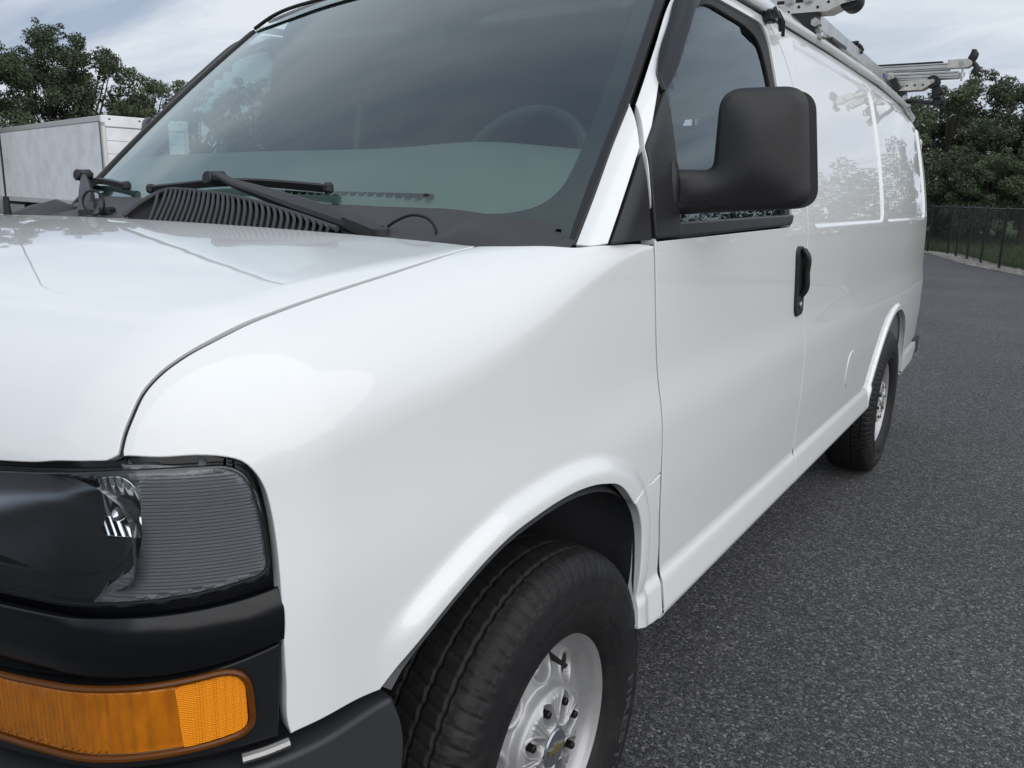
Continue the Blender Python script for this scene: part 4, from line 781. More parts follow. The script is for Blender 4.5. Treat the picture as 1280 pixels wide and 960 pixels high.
# ---------------------------------------------------------------- wheels
TYRE = mat('tyre_rubber', (.013, .013, .014), .58, spec=.35, bump=(240, .35, .0015, 4), var=(22, (.024, .023, .022), .5, .72))
LETTER = mat('tyre_lettering', (.060, .060, .062), .55)
WHEELM = mat('silver_wheel_paint', (.44, .44, .445), .42, metal=.55, coat=.25, coat_rough=.15, var=(26, (.40, .39, .385), .52, .7))
def tyre_mesh():
    h = [(.086, .214), (.100, .223), (.1135, .243), (.1215, .270), (.1225, .295), (.1195, .325), (.1145, .345), (.109, .357), (.102, .3675), (.092, .3755), (.078, .3805), (.045, .3845), (0, .3855)]
    P = spline(h, .0028); P = np.vstack([P, (P[:-1] * (-1, 1))[::-1]]); n = len(P); nf = 660
    T = np.gradient(P, axis=0); Nn = np.stack([-T[:, 1], T[:, 0]], 1); Nn /= np.linalg.norm(Nn, axis=1)[:, None]
    if Nn[n // 2, 1] < 0: Nn = -Nn
    ph = np.arange(nf) * 2 * math.pi / nf; A = P[:, 0][:, None]; Rr = P[:, 1][:, None]; PH = ph[None, :]
    d = np.zeros((n, nf)); tread = Rr > .366; aa = np.abs(A)
    for g0, w_ in ((.0255, .0036), (.0665, .0038)):
        wob = g0 + .0012 * np.sin(PH * 75); d -= .0060 * np.clip(1.4 - np.abs(aa - wob) / w_ * 1.4, 0, 1) * tread
    def cut(k, off, frac): # lateral cut mask
        u = (PH * k / (2 * math.pi) + off) % 1; return np.clip((frac - np.abs(u - .5)) / .06 + .5, 0, 1)
    sh = (aa > .070) & (Rr > .345); d -= .0045 * cut(84, 3.2 * A, .075) * sh
    d -= .0030 * cut(168, 6 * A, .06) * ((aa > .075) & tread)
    mid = (aa > .030) & (aa < .063) & tread; d -= .0032 * cut(84, 9 * aa + .25 * np.sign(A), .07) * mid
    cen = (aa < .022) & tread; d -= .0028 * cut(84, 10 * A + .5, .06) * cen
    # buttress blocks and rings on the side wall
    bl = (Rr > .330) & (Rr < .352) & (aa > .1); d += .0016 * (1 - cut(44, 0, .16)) * bl
    for r0 in (.327, .246, .224): d += .0010 * np.exp(-((Rr - r0) / .0014) ** 2) * (aa > .09)
    X = A + Nn[:, 0][:, None] * d; RR = Rr + Nn[:, 1][:, None] * d
    V = np.stack([X + 0 * PH, RR * np.sin(PH), RR * np.cos(PH)], -1).reshape(-1, 3)
    i = np.arange(n - 1)[:, None]; j = np.arange(nf)[None, :]; jn = (j + 1) % nf
    Fc = np.stack([i * nf + j + 0 * i, i * nf + jn + 0 * i, (i + 1) * nf + jn, (i + 1) * nf + j], -1).reshape(-1, 4)
    return V, Fc
def letters(txt, size, r0, th0, th1, a_of_r, depth=.0012):
    cu = bpy.data.curves.new('t', 'FONT'); cu.body = txt; cu.size = size; cu.extrude = 0; cu.resolution_u = 3
    o = bpy.data.objects.new('t', cu); col.objects.link(o); bpy.context.view_layer.update()
    me = o.to_mesh(); v = np.array([tuple(q.co) for q in me.vertices]); fc = [tuple(p_.vertices) for p_ in me.polygons]; o.to_mesh_clear(); bpy.data.objects.remove(o); bpy.data.curves.remove(cu)
    w_ = v[:, 0].max() - v[:, 0].min(); th = th0 + (v[:, 0] - v[:, 0].min()) / w_ * (th1 - th0); rr_ = r0 + v[:, 1]
    out_ = []
    for lift in (depth, -.001): out_ += [(a_of_r(r_) + lift, r_ * math.sin(t_), r_ * math.cos(t_)) for r_, t_ in zip(rr_, th)]
    n_ = len(v); F2 = list(fc); cnt = {}
    for q in fc:
        for a, b_ in zip(q, q[1:] + q[:1]): cnt[(a, b_)] = 1
    for (a, b_) in cnt:
        if (b_, a) not in cnt: F2.append((a, b_, b_ + n_, a + n_))
    return out_, F2
def side_a(r_): return float(np.interp(r_, [.216, .240, .270, .295, .325, .345], [.104, .115, .1215, .1225, .1195, .1145]))
def rim_height(r_, ph):
    base = np.interp(r_, [0, .040, .044, .062, .101, .113, .119, .134, .155, .176, .186, .193, .200, .206, .213, .2185, .2235, .2265], [.099, .099, .101, .101, .096, .088, .066, .060, .052, .044, .043, .050, .072, .082, .088, .093, .094, .088])
    k = 8; u_ = ((ph - R(-16)) * k / (2 * math.pi) + .5) % 1 - .5; arc = u_ * 2 * math.pi / k
    # lug pockets: slots along the radius
    yy = arc * r_; xx = np.clip(r_, .060, .0885); d_ = np.hypot(yy, r_ - xx); base = base - .030 * sstep(.0178, .0148, d_) * (r_ < .110) + .0022 * np.exp(-((d_ - .0195) / .002) ** 2) * (r_ < .108)
    # fluting of the bridges between the pockets
    base = base - .0012 * np.cos((np.abs(u_) - .5) * 44) * sstep(.34, .40, np.abs(u_)) * (r_ > .055) * (r_ < .105)
    # scalloped edge of the raised centre
    base = base + 0
    # hand holes
    u2 = ((ph - R(6.5)) * k / (2 * math.pi) + .5) % 1 - .5; y2 = u2 * 2 * math.pi / k * r_; dd = np.hypot(y2 / 1.05, (r_ - .153) / .95); lip = .004 * np.exp(-((dd - .0335) / .005) ** 2)
    return base + lip - .020 * sstep(.0300, .0255, dd)
def build_wheel():
    wl = empty('wheel', parent=van); V, Fc = tyre_mesh(); raw('tyre', V, Fc, TYRE, wl)
    nr, nf = 120, 480; rs = np.concatenate([np.linspace(.002, .12, 66), np.linspace(.1215, .2265, 54)]); ph = np.arange(nf) * 2 * math.pi / nf; RR, PH = np.meshgrid(rs, ph, indexing='ij'); X = rim_height(RR, PH)
    V = np.stack([X, RR * np.sin(PH), RR * np.cos(PH)], -1).reshape(-1, 3); i = np.arange(nr - 1)[:, None]; j = np.arange(nf)[None, :]; jn = (j + 1) % nf
    Fc = np.stack([i * nf + j + 0 * i, (i + 1) * nf + j, (i + 1) * nf + jn, i * nf + jn + 0 * i], -1).reshape(-1, 4); raw('rim', V, Fc, WHEELM, wl)
    b = MB(); t = np.linspace(0, 2 * math.pi, 97); V = [(x, r_ * math.sin(a), r_ * math.cos(a)) for x, r_ in ((.088, .2265), (.06, .222), (-.09, .222), (-.09, .19)) for a in t[:-1]]
    b.add(V, [(k * 96 + i, k * 96 + (i + 1) % 96, (k + 1) * 96 + (i + 1) % 96, (k + 1) * 96 + i) for k in range(3) for i in range(96)]); b.cyl((-.02, 0, 0), (.03, 0, 0), .12, n=40); b.build('barrel', WHEELM, wl)
    nut = None
    for k in range(8):
        a = R(-16) + k * math.pi / 4; c_ = np.array((0, .0865 * math.sin(a), .0865 * math.cos(a)))
        if nut is None:
            b = MB(); b.tube([c_ + (.062, 0, 0), c_ + (.083, 0, 0), c_ + (.086, 0, 0)], [.0112, .0112, .0085], 6); b.cyl(c_ + (.062, 0, 0), c_ + (.0685, 0, 0), .0125, n=18); b.tube([c_ + (.085, 0, 0), c_ + (.101, 0, 0), c_ + (.103, 0, 0)], [.0078, .0078, .006], 12)
            nut = b.build('lug_nut', mat('black_nut', (.012, .012, .013), .4, metal=.3), wl); a0 = a
        else:
            o = nut.copy(); link(o, wl); o.rotation_euler = (-(a - a0), 0, 0)
        a2 = R(6.5) + k * math.pi / 4; c_ = np.array((.040, .1535 * math.sin(a2), .1535 * math.cos(a2)))
        if k == 0: b = MB(); b.cyl(c_ + (-.02, 0, 0), c_, .0262, n=28); hh = b.build('hole_shade', DARK, wl)  # dark disc in each wheel hole, its shade put in as colour
        else: o = hh.copy(); link(o, wl); o.rotation_euler = (-(a2 - R(6.5)), 0, 0)
    a = R(22); b = MB(); c_ = np.array((0, .166 * math.sin(a), .166 * math.cos(a))); b.tube([c_ + (.03, 0, 0), c_ + (.06, -.004, -.006), c_ + (.082, -.006, -.010), c_ + (.090, -.006, -.012)], [.0075, .006, .0045, .0048], 10); b.build('valve', RUBBER, wl)
    b = MB(); b.cyl((.098, 0, 0), (.1045, 0, 0), .0385, n=48, bev=.003); b.build('centre_cap', mat('cap_silver_blue', (.30, .33, .38), .25, metal=.8, coat=.6), wl)
    bow = [(-.030, -.0065), (-.0095, -.0065), (-.0075, -.0125), (.0115, -.0125), (.0095, -.0065), (.032, -.0065), (.030, .0065), (.0095, .0065), (.0075, .0125), (-.0115, .0125), (-.0095, .0065), (-.032, .0065)]
    cs, sn = math.cos(R(-8)), math.sin(R(-8)); bow = [(x * cs - y * sn, x * sn + y * cs) for x, y in bow]
    b = MB(); b.prism([(0, x, y) for x, y in bow], (.1035, 0, 0), (.1062, 0, 0)); b.build('emblem_border', STEEL, wl, sharp=20)
    b = MB(); b.prism([(0, x * .87, y * .76) for x, y in bow], (.1055, 0, 0), (.1071, 0, 0)); b.build('emblem', mat('emblem_gold', (.58, .47, .22), .35, metal=.9), wl, sharp=20)
    for txt, sz, r0, t0, t1 in (('FIRESTONE', .040, .281, 88, 156), ('FIRESTONE', .040, .281, 178, 246), ('TRANSFORCE HT', .019, .290, -22, 34), ('TRANSFORCE HT', .019, .290, 250, 306), ('LT245/75R16', .013, .262, 36, 66), ('LT245/75R16', .013, .262, 216, 246)):
        V, Fc = letters(txt, sz, r0, R(t0), R(t1), side_a); raw('lettering', V, Fc, LETTER if sz > .03 else TYRE, wl, smooth=False)
    return wl
wheel = build_wheel(); wheel.location = (.848, 0, .3855)
def copy_children(src, dst):
    for ch in list(src.children):
        o = ch.copy(); link(o, dst)
for loc, rot in (((.848, 3.46, .3855), (R(40), 0, 0)), ((-.848, 0, .3855), (0, 0, math.pi)), ((-.848, 3.46, .3855), (R(20), 0, math.pi))):
    w2 = wheel.copy(); link(w2, van); w2.location = loc; w2.rotation_euler = rot; copy_children(wheel, w2)
b = MB(); b.cyl((-.8, 3.46, .3855), (.8, 3.46, .3855), .05); b.cyl((-.8, 0, .36), (.8, 0, .36), .04); b.build('axle', DARK, van)
# ---------------------------------------------------------------- ladder rack on the roof
rk = empty('ladder_rack', parent=van); rk['label'] = 'aluminium ladder rack with drop-down side arms'
RB = mat('rack_black', (.012, .012, .013), .42); PLATE = mat('rack_plate', (.66, .63, .57), .36, metal=.8, var=(30, (.50, .48, .44), .45, .7))
def bolt(name, p_, r_=.010, l_=.016):
    b = MB(); b.cyl(np.array(p_) + (0, -l_, 0), np.array(p_), r_, n=6); b.cyl(np.array(p_) + (0, -.004, 0), np.array(p_) + (0, .001, 0), r_ * 1.5, n=16); b.build(name, STEEL, rk)
def plate(name, poly, y, t=.003, m=None):
    b = MB(); b.prism([(x, y, z) for x, z in poly], (0, -t, 0), (0, t, 0)); b.build(name, m or PLATE, rk, sharp=20)
def roller(x, y, z, r_=.034):
    b = MB(); b.cyl((x, y - .034, z), (x, y + .034, z), r_, n=32, bev=.006); b.cyl((x, y - .037, z), (x, y + .037, z), r_ * .55, n=20); b.build('roller', RUBBER, rk); bolt('roller_bolt', (x, y - .048, z), .008, .010)
# rear station ----------------------------------------------------
y = 4.0
for nm, zc, hz_, x1, m in (('crossbar', 2.148, .036, .998, ALU), ('crossbar', 2.103, .038, 1.048, ALU)):
    b = MB(); b.box(((x1 - .95) / 2, y, zc), (x1 + .95, .05, hz_), bev=.004); b.build(nm, m, rk)
for z_, x1 in ((2.139, .99), (2.158, .99), (2.112, 1.045), (2.096, 1.045)):
    b = MB(); b.box(((x1 - .94) / 2, y - .0258, z_), (x1 + .94, .0016, .0026)); b.build('bar_groove', DARK, rk)
b = MB(); b.box((.0, y, 2.172), (1.92, .034, .010), bev=.003); b.build('rubber_strip', RB, rk)
plate('end_plate', [(.985, 2.138), (1.085, 2.137), (1.104, 2.150), (1.100, 2.166), (1.080, 2.179), (.985, 2.179)], y - .030); plate('end_plate', [(.985, 2.138), (1.085, 2.137), (1.104, 2.150), (1.100, 2.166), (1.080, 2.179), (.985, 2.179)], y + .030); bolt('end_bolt', (1.05, y - .033, 2.158), .009, .008)
b = MB(); b.tube([(1.100, y, 2.112), (1.120, y, 2.118), (1.124, y, 2.135), (1.114, y, 2.152), (1.100, y, 2.162), (1.098, y, 2.185), (1.104, y, 2.205), (1.098, y, 2.222), (1.090, y, 2.228)], [.006, .019, .017, .012, .015, .024, .022, .014, .004], 14); b.build('end_stop', RUBBER, rk)
b = MB(); b.cyl((1.060, y - .015, 2.136), (1.060, y - .015, 2.070), .006, n=10); b.cyl((1.060, y - .015, 2.112), (1.060, y - .015, 2.090), .014, n=8); b.build('stop_bolt', STEEL, rk)
plate('bar_bracket', [(.680, 2.080), (.726, 2.080), (.726, 2.128), (.700, 2.132), (.680, 2.110)], y - .032); bolt('bracket_bolt', (.705, y - .035, 2.105), .009, .008)
pl = [(.690, 2.050), (.735, 2.081), (.905, 2.083), (.924, 2.076), (.926, 2.062), (.877, 2.032), (.771, 2.029), (.715, 2.032)]
plate('arm_plate', pl, y - .045); plate('arm_plate', pl, y + .045)
for k in range(3):
    b = MB(); b.cyl((.800 + .040 * k, y - .0495, 2.055), (.800 + .040 * k, y - .0475, 2.055), .0056, n=12); b.build('bolt_hole', DARK, rk)
bolt('pivot_bolt', (.775, y - .048, 2.060), .010); roller(.924, y, 2.072)
b = MB(); b.box((.950, y, 2.012), (.050, .075, .070), bev=.012); b.cyl((.962, y - .045, 2.020), (.962, y + .045, 2.020), .020, n=16, bev=.004); b.box((.960, y, 1.965), (.058, .070, .040), bev=.010); b.tube([(.972, y - .03, 2.035), (.992, y - .03, 2.033), (.994, y - .03, 2.008), (.976, y - .03, 2.004)], .005, 6); b.tube([(.975, y - .03, 1.972), (.996, y - .03, 1.968), (.994, y - .03, 1.942), (.970, y - .03, 1.940)], .006, 6); b.build('latch', RB, rk)
b = MB(); b.tube([(.790, y, 1.980), (.86, y, 1.972), (.985, y, 1.956)], .012, 8); b.build('latch_bar', RB, rk)
a_ = R(24); b = MB(); b.box((.742, y - .065, 2.062), (.040, .024, .070), ax=((math.cos(a_), 0, math.sin(a_)), (0, 1, 0), (-math.sin(a_), 0, math.cos(a_))), bev=.005); b.tube([(.735, y - .07, 2.05), (.715, y - .085, 2.062), (.708, y - .085, 2.075)], .005, 6); b.tube([(.752, y - .08, 2.035), (.768, y - .09, 2.04), (.766, y - .09, 2.06)], .004, 6); b.build('clamp', RB, rk)
foot_r = [(.750, 2.030), (.793, 2.028), (.803, 1.985), (.806, 1.940), (.782, 1.938), (.768, 1.966)]
# front station ---------------------------------------------------
yf = 2.0
plf = [(.560, 2.070), (.700, 2.065), (.712, 2.073), (.835, 2.071), (.880, 2.090), (.925, 2.098), (.930, 2.120), (.900, 2.132), (.560, 2.150)]
plate('arm_plate', plf, yf - .045); plate('arm_plate', plf, yf + .045)
for k, (hx, hz_) in enumerate(((.700, 2.078), (.735, 2.092), (.775, 2.105), (.80, 2.086), (.835, 2.100), (.862, 2.110))):
    b = MB(); b.cyl((hx, yf - .0495, hz_), (hx, yf - .0475, hz_), .0050, n=12); b.build('bolt_hole', DARK, rk)
for hx in (.700, .765):
    b = MB(); b.box((hx - .018, yf - .0492, 2.112), (.050, .002, .011), bev=.0008); b.build('slot', DARK, rk); bolt('pivot_bolt', (hx, yf - .048, 2.112), .011)
roller(.903, yf, 2.104, .036)
b = MB(); b.box((-.02, yf, 2.128), (1.55, .055, .045), bev=.005); b.build('crossbar', ALU, rk)
foot_f = [(.715, 2.082), (.795, 2.080), (.790, 2.030), (.806, 1.992), (.796, 1.980), (.778, 1.990), (.755, 2.020)]
for yy_, ft in ((yf, foot_f), (y, foot_r)):
    for s in (1, -1):
        b = MB(); b.prism([(s * x, yy_, z) for x, z in ft], (0, -.045, 0), (0, .035, 0)); b.build('foot', RB, rk, sharp=20)
        zc = ft[2][1] - .012; b = MB(); b.cyl((s * .798, yy_ - .062, zc + .018), (s * .798, yy_ + .01, zc + .018), .008, n=8); b.cyl((s * .798, yy_ - .060, zc + .018), (s * .798, yy_ - .047, zc + .018), .015, n=6); b.box((s * .808, yy_ - .02, zc - .022), (.036, .05, .020), bev=.004); b.build('gutter_clamp', STEEL, rk)
# side bars from one crossbar to the other -------------------------
for s in (1, -1):
    a0, a1 = np.array((s * .715, 2.05, 2.103)), np.array((s * .692, 3.97, 2.084)); dv = (a1 - a0) / np.linalg.norm(a1 - a0); sd_ = np.cross(dv, (0, 0, 1.)); sd_ /= np.linalg.norm(sd_); up_ = np.cross(sd_, dv)
    b = MB(); b.box((a0 + a1) / 2, (np.linalg.norm(a1 - a0), .036, .056), ax=(dv, -sd_, up_), bev=.004); b.build('side_bar', ALU, rk)
b = MB(); b.box((.733, 2.60, 2.070), (.010, .26, .014), bev=.003); b.build('bar_pad', RB, rk)
b = MB(); b.box((.66, 3.10, 2.152), (.09, .030, .012), ax=((.95, .3, .1), (-.3, .95, 0), (-.1, 0, 1)), bev=.004); b.box((.70, 3.12, 2.128), (.035, .05, .045), bev=.008); b.tube([(.715, 3.10, 2.14), (.73, 3.09, 2.12), (.722, 3.09, 2.10)], .006, 6); b.build('ladder_clamp', RB, rk)
b = MB(); b.box((.7155, 3.78, 2.087), (.0016, .09, .020)); b.build('sticker', mat('blue_sticker', (.06, .10, .30), .4), rk)
# clip above the driver's window
b = MB(); b.box((.812, 1.385, 1.955), (.03, .05, .035), bev=.006); b.tube([(.83, 1.36, 1.975), (.845, 1.37, 1.945), (.842, 1.40, 1.915)], .006, 6); b.tube([(.83, 1.40, 1.97), (.846, 1.41, 1.94), (.842, 1.43, 1.905)], .006, 6); b.build('gutter_clip', RB, rk)
# ---------------------------------------------------------------- ground
def nodes(m): return m.node_tree.nodes, m.node_tree.links
asph = bpy.data.materials.new('asphalt'); asph.use_nodes = True; n_, l_ = nodes(asph); p = n_['Principled BSDF']
tc = n_.new('ShaderNodeTexCoord')
v1 = n_.new('ShaderNodeTexVoronoi'); v1.inputs['Scale'].default_value = 128; l_.new(tc.outputs['Object'], v1.inputs[0])
v2 = n_.new('ShaderNodeTexVoronoi'); v2.inputs['Scale'].default_value = 300; l_.new(tc.outputs['Object'], v2.inputs[0])
sp = n_.new('ShaderNodeSeparateColor'); l_.new(v1.outputs['Color'], sp.inputs[0])
r1 = n_.new('ShaderNodeValToRGB'); e = r1.color_ramp.elements; e[0].position = 0; e[0].color = (.050, .051, .054, 1); e[1].position = 1; e[1].color = (.30, .298, .295, 1)
for pos, c_ in ((.45, (.082, .083, .088, 1)), (.82, (.140, .141, .146, 1)), (.93, (.20, .20, .205, 1))): q = e.new(pos); q.color = c_
l_.new(sp.outputs[0], r1.inputs[0])
sp2 = n_.new('ShaderNodeSeparateColor'); l_.new(v2.outputs['Color'], sp2.inputs[0])
mr = n_.new('ShaderNodeMapRange'); mr.inputs[3].default_value = .45; mr.inputs[4].default_value = 1.6; l_.new(sp2.outputs[1], mr.inputs[0])
mul = n_.new('ShaderNodeMix'); mul.data_type = 'RGBA'; mul.blend_type = 'MULTIPLY'; mul.inputs[0].default_value = 1; l_.new(r1.outputs[0], mul.inputs[6]); l_.new(mr.outputs[0], mul.inputs[7])
big = n_.new('ShaderNodeTexNoise'); big.inputs['Scale'].default_value = .55; big.inputs['Detail'].default_value = 5; l_.new(tc.outputs['Object'], big.inputs[0])
mr2 = n_.new('ShaderNodeMapRange'); mr2.inputs[1].default_value = .3; mr2.inputs[2].default_value = .7; mr2.inputs[3].default_value = .84; mr2.inputs[4].default_value = 1.14; l_.new(big.outputs[0], mr2.inputs[0])
mul2 = n_.new('ShaderNodeMix'); mul2.data_type = 'RGBA'; mul2.blend_type = 'MULTIPLY'; mul2.inputs[0].default_value = 1; l_.new(mul.outputs[2], mul2.inputs[6]); l_.new(mr2.outputs[0], mul2.inputs[7])
l_.new(mul2.outputs[2], p.inputs['Base Color']); p.inputs['Roughness'].default_value = .82; p.inputs['Specular IOR Level'].default_value = .35
ad = n_.new('ShaderNodeMath'); ad.operation = 'ADD'; l_.new(v1.outputs['Distance'], ad.inputs[0]); l_.new(v2.outputs['Distance'], ad.inputs[1])
bp = n_.new('ShaderNodeBump'); bp.invert = True; bp.inputs['Strength'].default_value = .95; bp.inputs['Distance'].default_value = .006; l_.new(ad.outputs[0], bp.inputs['Height']); l_.new(bp.outputs[0], p.inputs['Normal'])
g = raw('ground', [(-400, -400, 0), (400, -400, 0), (400, 400, 0), (-400, 400, 0)], [(0, 1, 2, 3)], asph, smooth=False); tag(g, 'dark grey asphalt of the open lot', None, None, 'structure')
# a few loose chips lying on the asphalt beside the van
random.seed(5); np.random.seed(5); b = MB()
for k in range(420):
    y = random.uniform(-.4, 9); x = 1.02 + random.random() ** 1.3 * 4.5; r_ = random.uniform(.003, .0075); V = []
    for a in ((1, 0, 0), (-1, 0, 0), (0, 1, 0), (0, -1, 0), (0, 0, 1), (0, 0, -.3)): V.append(np.array((x, y, r_ * .35)) + np.array(a) * r_ * np.array((random.uniform(.6, 1.3), random.uniform(.6, 1.3), random.uniform(.4, .8))))
    b.add(V, [(0, 2, 4), (2, 1, 4), (1, 3, 4), (3, 0, 4), (2, 0, 5), (1, 2, 5), (3, 1, 5), (0, 3, 5)])
o = b.build('loose_chips', mat('stone_chip', (.22, .215, .21), .8), None, smooth=False); tag(o, 'pale loose stone chips scattered over the asphalt', 'chips', None, 'stuff')
# ---------------------------------------------------------------- fence, verge, lawn
FP = [(3.55, 15.3), (2.95, 16.5), (2.35, 17.7), (1.75, 18.9), (1.10, 20.2), (.50, 21.4), (.02, 22.7), (-.40, 24.0), (-.78, 25.2), (-1.10, 26.3), (-1.75, 27.2), (-2.75, 27.7), (-3.9, 28.0), (-5.1, 28.2), (-6.3, 28.4), (-7.5, 28.6), (-8.7, 28.8), (-9.9, 29.0)]
FH = 1.36
FENCE = mat('black_fence_coating', (.010, .011, .012), .5)
fn = empty('chain_link_fence', (FP[0][0], FP[0][1], 0), 'black chain link fence with thin posts curving round the lot', 'fence'); off = np.array((FP[0][0], FP[0][1], 0))
postm = None
for x, y in FP:
    if postm is None:
        b = MB(); b.cyl((0, 0, -.05), (0, 0, FH + .03), .030, n=10); b.tube([(0, 0, FH + .03), (0, 0, FH + .055), (0, 0, FH + .07)], [.033, .028, .004], 10); postm = b.build('post', FENCE, fn); po = postm
    else: po = postm.copy(); link(po, fn)
    po.location = (x - off[0], y - off[1], 0)
wire = bpy.data.materials.new('chain_link_mesh'); wire.use_nodes = True; n_, l_ = nodes(wire); p = n_['Principled BSDF']; p.inputs['Base Color'].default_value = (.011, .012, .013, 1); p.inputs['Roughness'].default_value = .55
tr = n_.new('ShaderNodeBsdfTransparent'); mx = n_.new('ShaderNodeMixShader'); uv = n_.new('ShaderNodeUVMap'); sx = n_.new('ShaderNodeSeparateXYZ'); l_.new(uv.outputs[0], sx.inputs[0])
def mth(op, a, b=None):
    q = n_.new('ShaderNodeMath'); q.operation = op
    for i, v in enumerate((a, b)):
        if v is None: continue
        if isinstance(v, (int, float)): q.inputs[i].default_value = v
        else: l_.new(v, q.inputs[i])
    return q.outputs[0]
def wires(s):
    t = mth('FRACT', mth('MULTIPLY', mth('ADD', sx.outputs[0], mth('MULTIPLY', sx.outputs[1], s)), 18.)); return mth('GREATER_THAN', mth('ABSOLUTE', mth('SUBTRACT', t, .5)), .385)
l_.new(mth('MAXIMUM', wires(1.), wires(-1.)), mx.inputs[0]); l_.new(tr.outputs[0], mx.inputs[1]); l_.new(p.outputs[0], mx.inputs[2]); l_.new(mx.outputs[0], n_['Material Output'].inputs[0])
acc = 0
for i, (a, c_) in enumerate(zip(FP[:-1], FP[1:])):
    a3 = np.array((*a, 0)) - off; c3 = np.array((*c_, 0)) - off; L = np.linalg.norm(c3 - a3)
    me_o = raw('mesh_panel', [a3 + (0, 0, .04), c3 + (0, 0, .04), c3 + (0, 0, FH), a3 + (0, 0, FH)], [(0, 1, 2, 3)], wire, fn, smooth=False)
    ul = me_o.data.uv_layers.new(name='UVMap')
    for k, q in enumerate(((acc, .04), (acc + L, .04), (acc + L, FH), (acc, FH))): ul.data[k].uv = q
    acc += L
    b = MB(); b.tube([a3 + (0, 0, FH), c3 + (0, 0, FH)], .021, 8); b.build('top_rail', FENCE, fn)
F3 = np.array([(x, y, 0) for x, y in FP]); T3 = np.gradient(F3, axis=0); T3 /= np.linalg.norm(T3, axis=1)[:, None]; N3 = np.stack([T3[:, 1], -T3[:, 0], 0 * T3[:, 0]], 1)
if (N3[5] @ np.array((1., 0, 0))) < 0: N3 = -N3          # towards the far side of the fence
GRAV = mat('verge_gravel', (.30, .28, .26), .9, var=(40, (.12, .11, .10), .42, .6), bump=(45, 1., .03, 4))
V = [tuple(p_ - n3 * .45 + (0, 0, .006)) for p_, n3 in zip(F3, N3)] + [tuple(p_ + n3 * .35 + (0, 0, .012)) for p_, n3 in zip(F3, N3)]; k = len(F3)
o = raw('gravel_verge', V, [(i, i + 1, i + 1 + k, i + k) for i in range(k - 1)], GRAV, None, smooth=False); tag(o, 'strip of pale gravel along the foot of the fence', 'gravel', None, 'stuff')
b = MB()
for i in range(1500):
    t = random.uniform(2, k - 2); j = int(t); f_ = t - j; p_ = F3[j] * (1 - f_) + F3[j + 1] * f_ + N3[j] * random.uniform(-.5, .3); r_ = random.uniform(.02, .05)
    V = [p_ + np.array(a) * r_ * np.array((random.uniform(.6, 1.3), random.uniform(.6, 1.3), random.uniform(.4, .9))) + (0, 0, .012) for a in ((1, 0, 0), (-1, 0, 0), (0, 1, 0), (0, -1, 0), (0, 0, 1), (0, 0, -.3))]
    b.add(V, [(0, 2, 4), (2, 1, 4), (1, 3, 4), (3, 0, 4), (2, 0, 5), (1, 2, 5), (3, 1, 5), (0, 3, 5)])
o = b.build('gravel', mat('gravel_stone', (.33, .31, .29), .9, var=(3, (.20, .185, .17), .4, .6)), None, smooth=False); tag(o, 'loose pale stones lying along the fence', 'gravel', None, 'stuff')
LAWN = mat('lawn_soil', (.035, .055, .020), .95, var=(1.2, (.055, .075, .028), .4, .65), bump=(30, 1., .05, 4))
V = [tuple(p_ + n3 * .35 + (0, 0, .010)) for p_, n3 in zip(F3, N3)] + [tuple(p_ + n3 * 3 + (0, 0, .22)) for p_, n3 in zip(F3, N3)] + [tuple(p_ + n3 * 40 + (0, 0, .9)) for p_, n3 in zip(F3, N3)]
o = raw('lawn', V, [(r_ * k + i, r_ * k + i + 1, (r_ + 1) * k + i + 1, (r_ + 1) * k + i) for r_ in range(2) for i in range(k - 1)], LAWN, None); tag(o, 'mown green slope beyond the fence', None, None, 'structure')
b = MB(); Vg = []; Fg = []
for i in range(26000):
    t = random.uniform(1, k - 3); j = int(t); f_ = t - j; dd = .4 + 9 * random.random() ** 1.6; p_ = F3[j] * (1 - f_) + F3[j + 1] * f_ + (N3[j] * (1 - f_) + N3[j + 1] * f_) * dd; zg = .01 + .21 * min(1, max(0, dd - .35) / 2.65) + max(0, dd - 3) * .018
    h_ = random.uniform(.05, .15); a = random.uniform(0, 6.3); w_ = .012; lx, ly = random.uniform(-.05, .05), random.uniform(-.05, .05); n0 = len(Vg)
    Vg += [(p_[0] - w_ * math.cos(a), p_[1] - w_ * math.sin(a), zg - .01), (p_[0] + w_ * math.cos(a), p_[1] + w_ * math.sin(a), zg - .01), (p_[0] + lx, p_[1] + ly, zg + h_)]; Fg.append((n0, n0 + 1, n0 + 2))
o = raw('grass', Vg, Fg, mat('grass_blades', (.055, .085, .025), .8, var=(2, (.085, .11, .04), .4, .6)), None, smooth=False); tag(o, 'short green grass on the slope beyond the fence', 'grass', None, 'stuff')
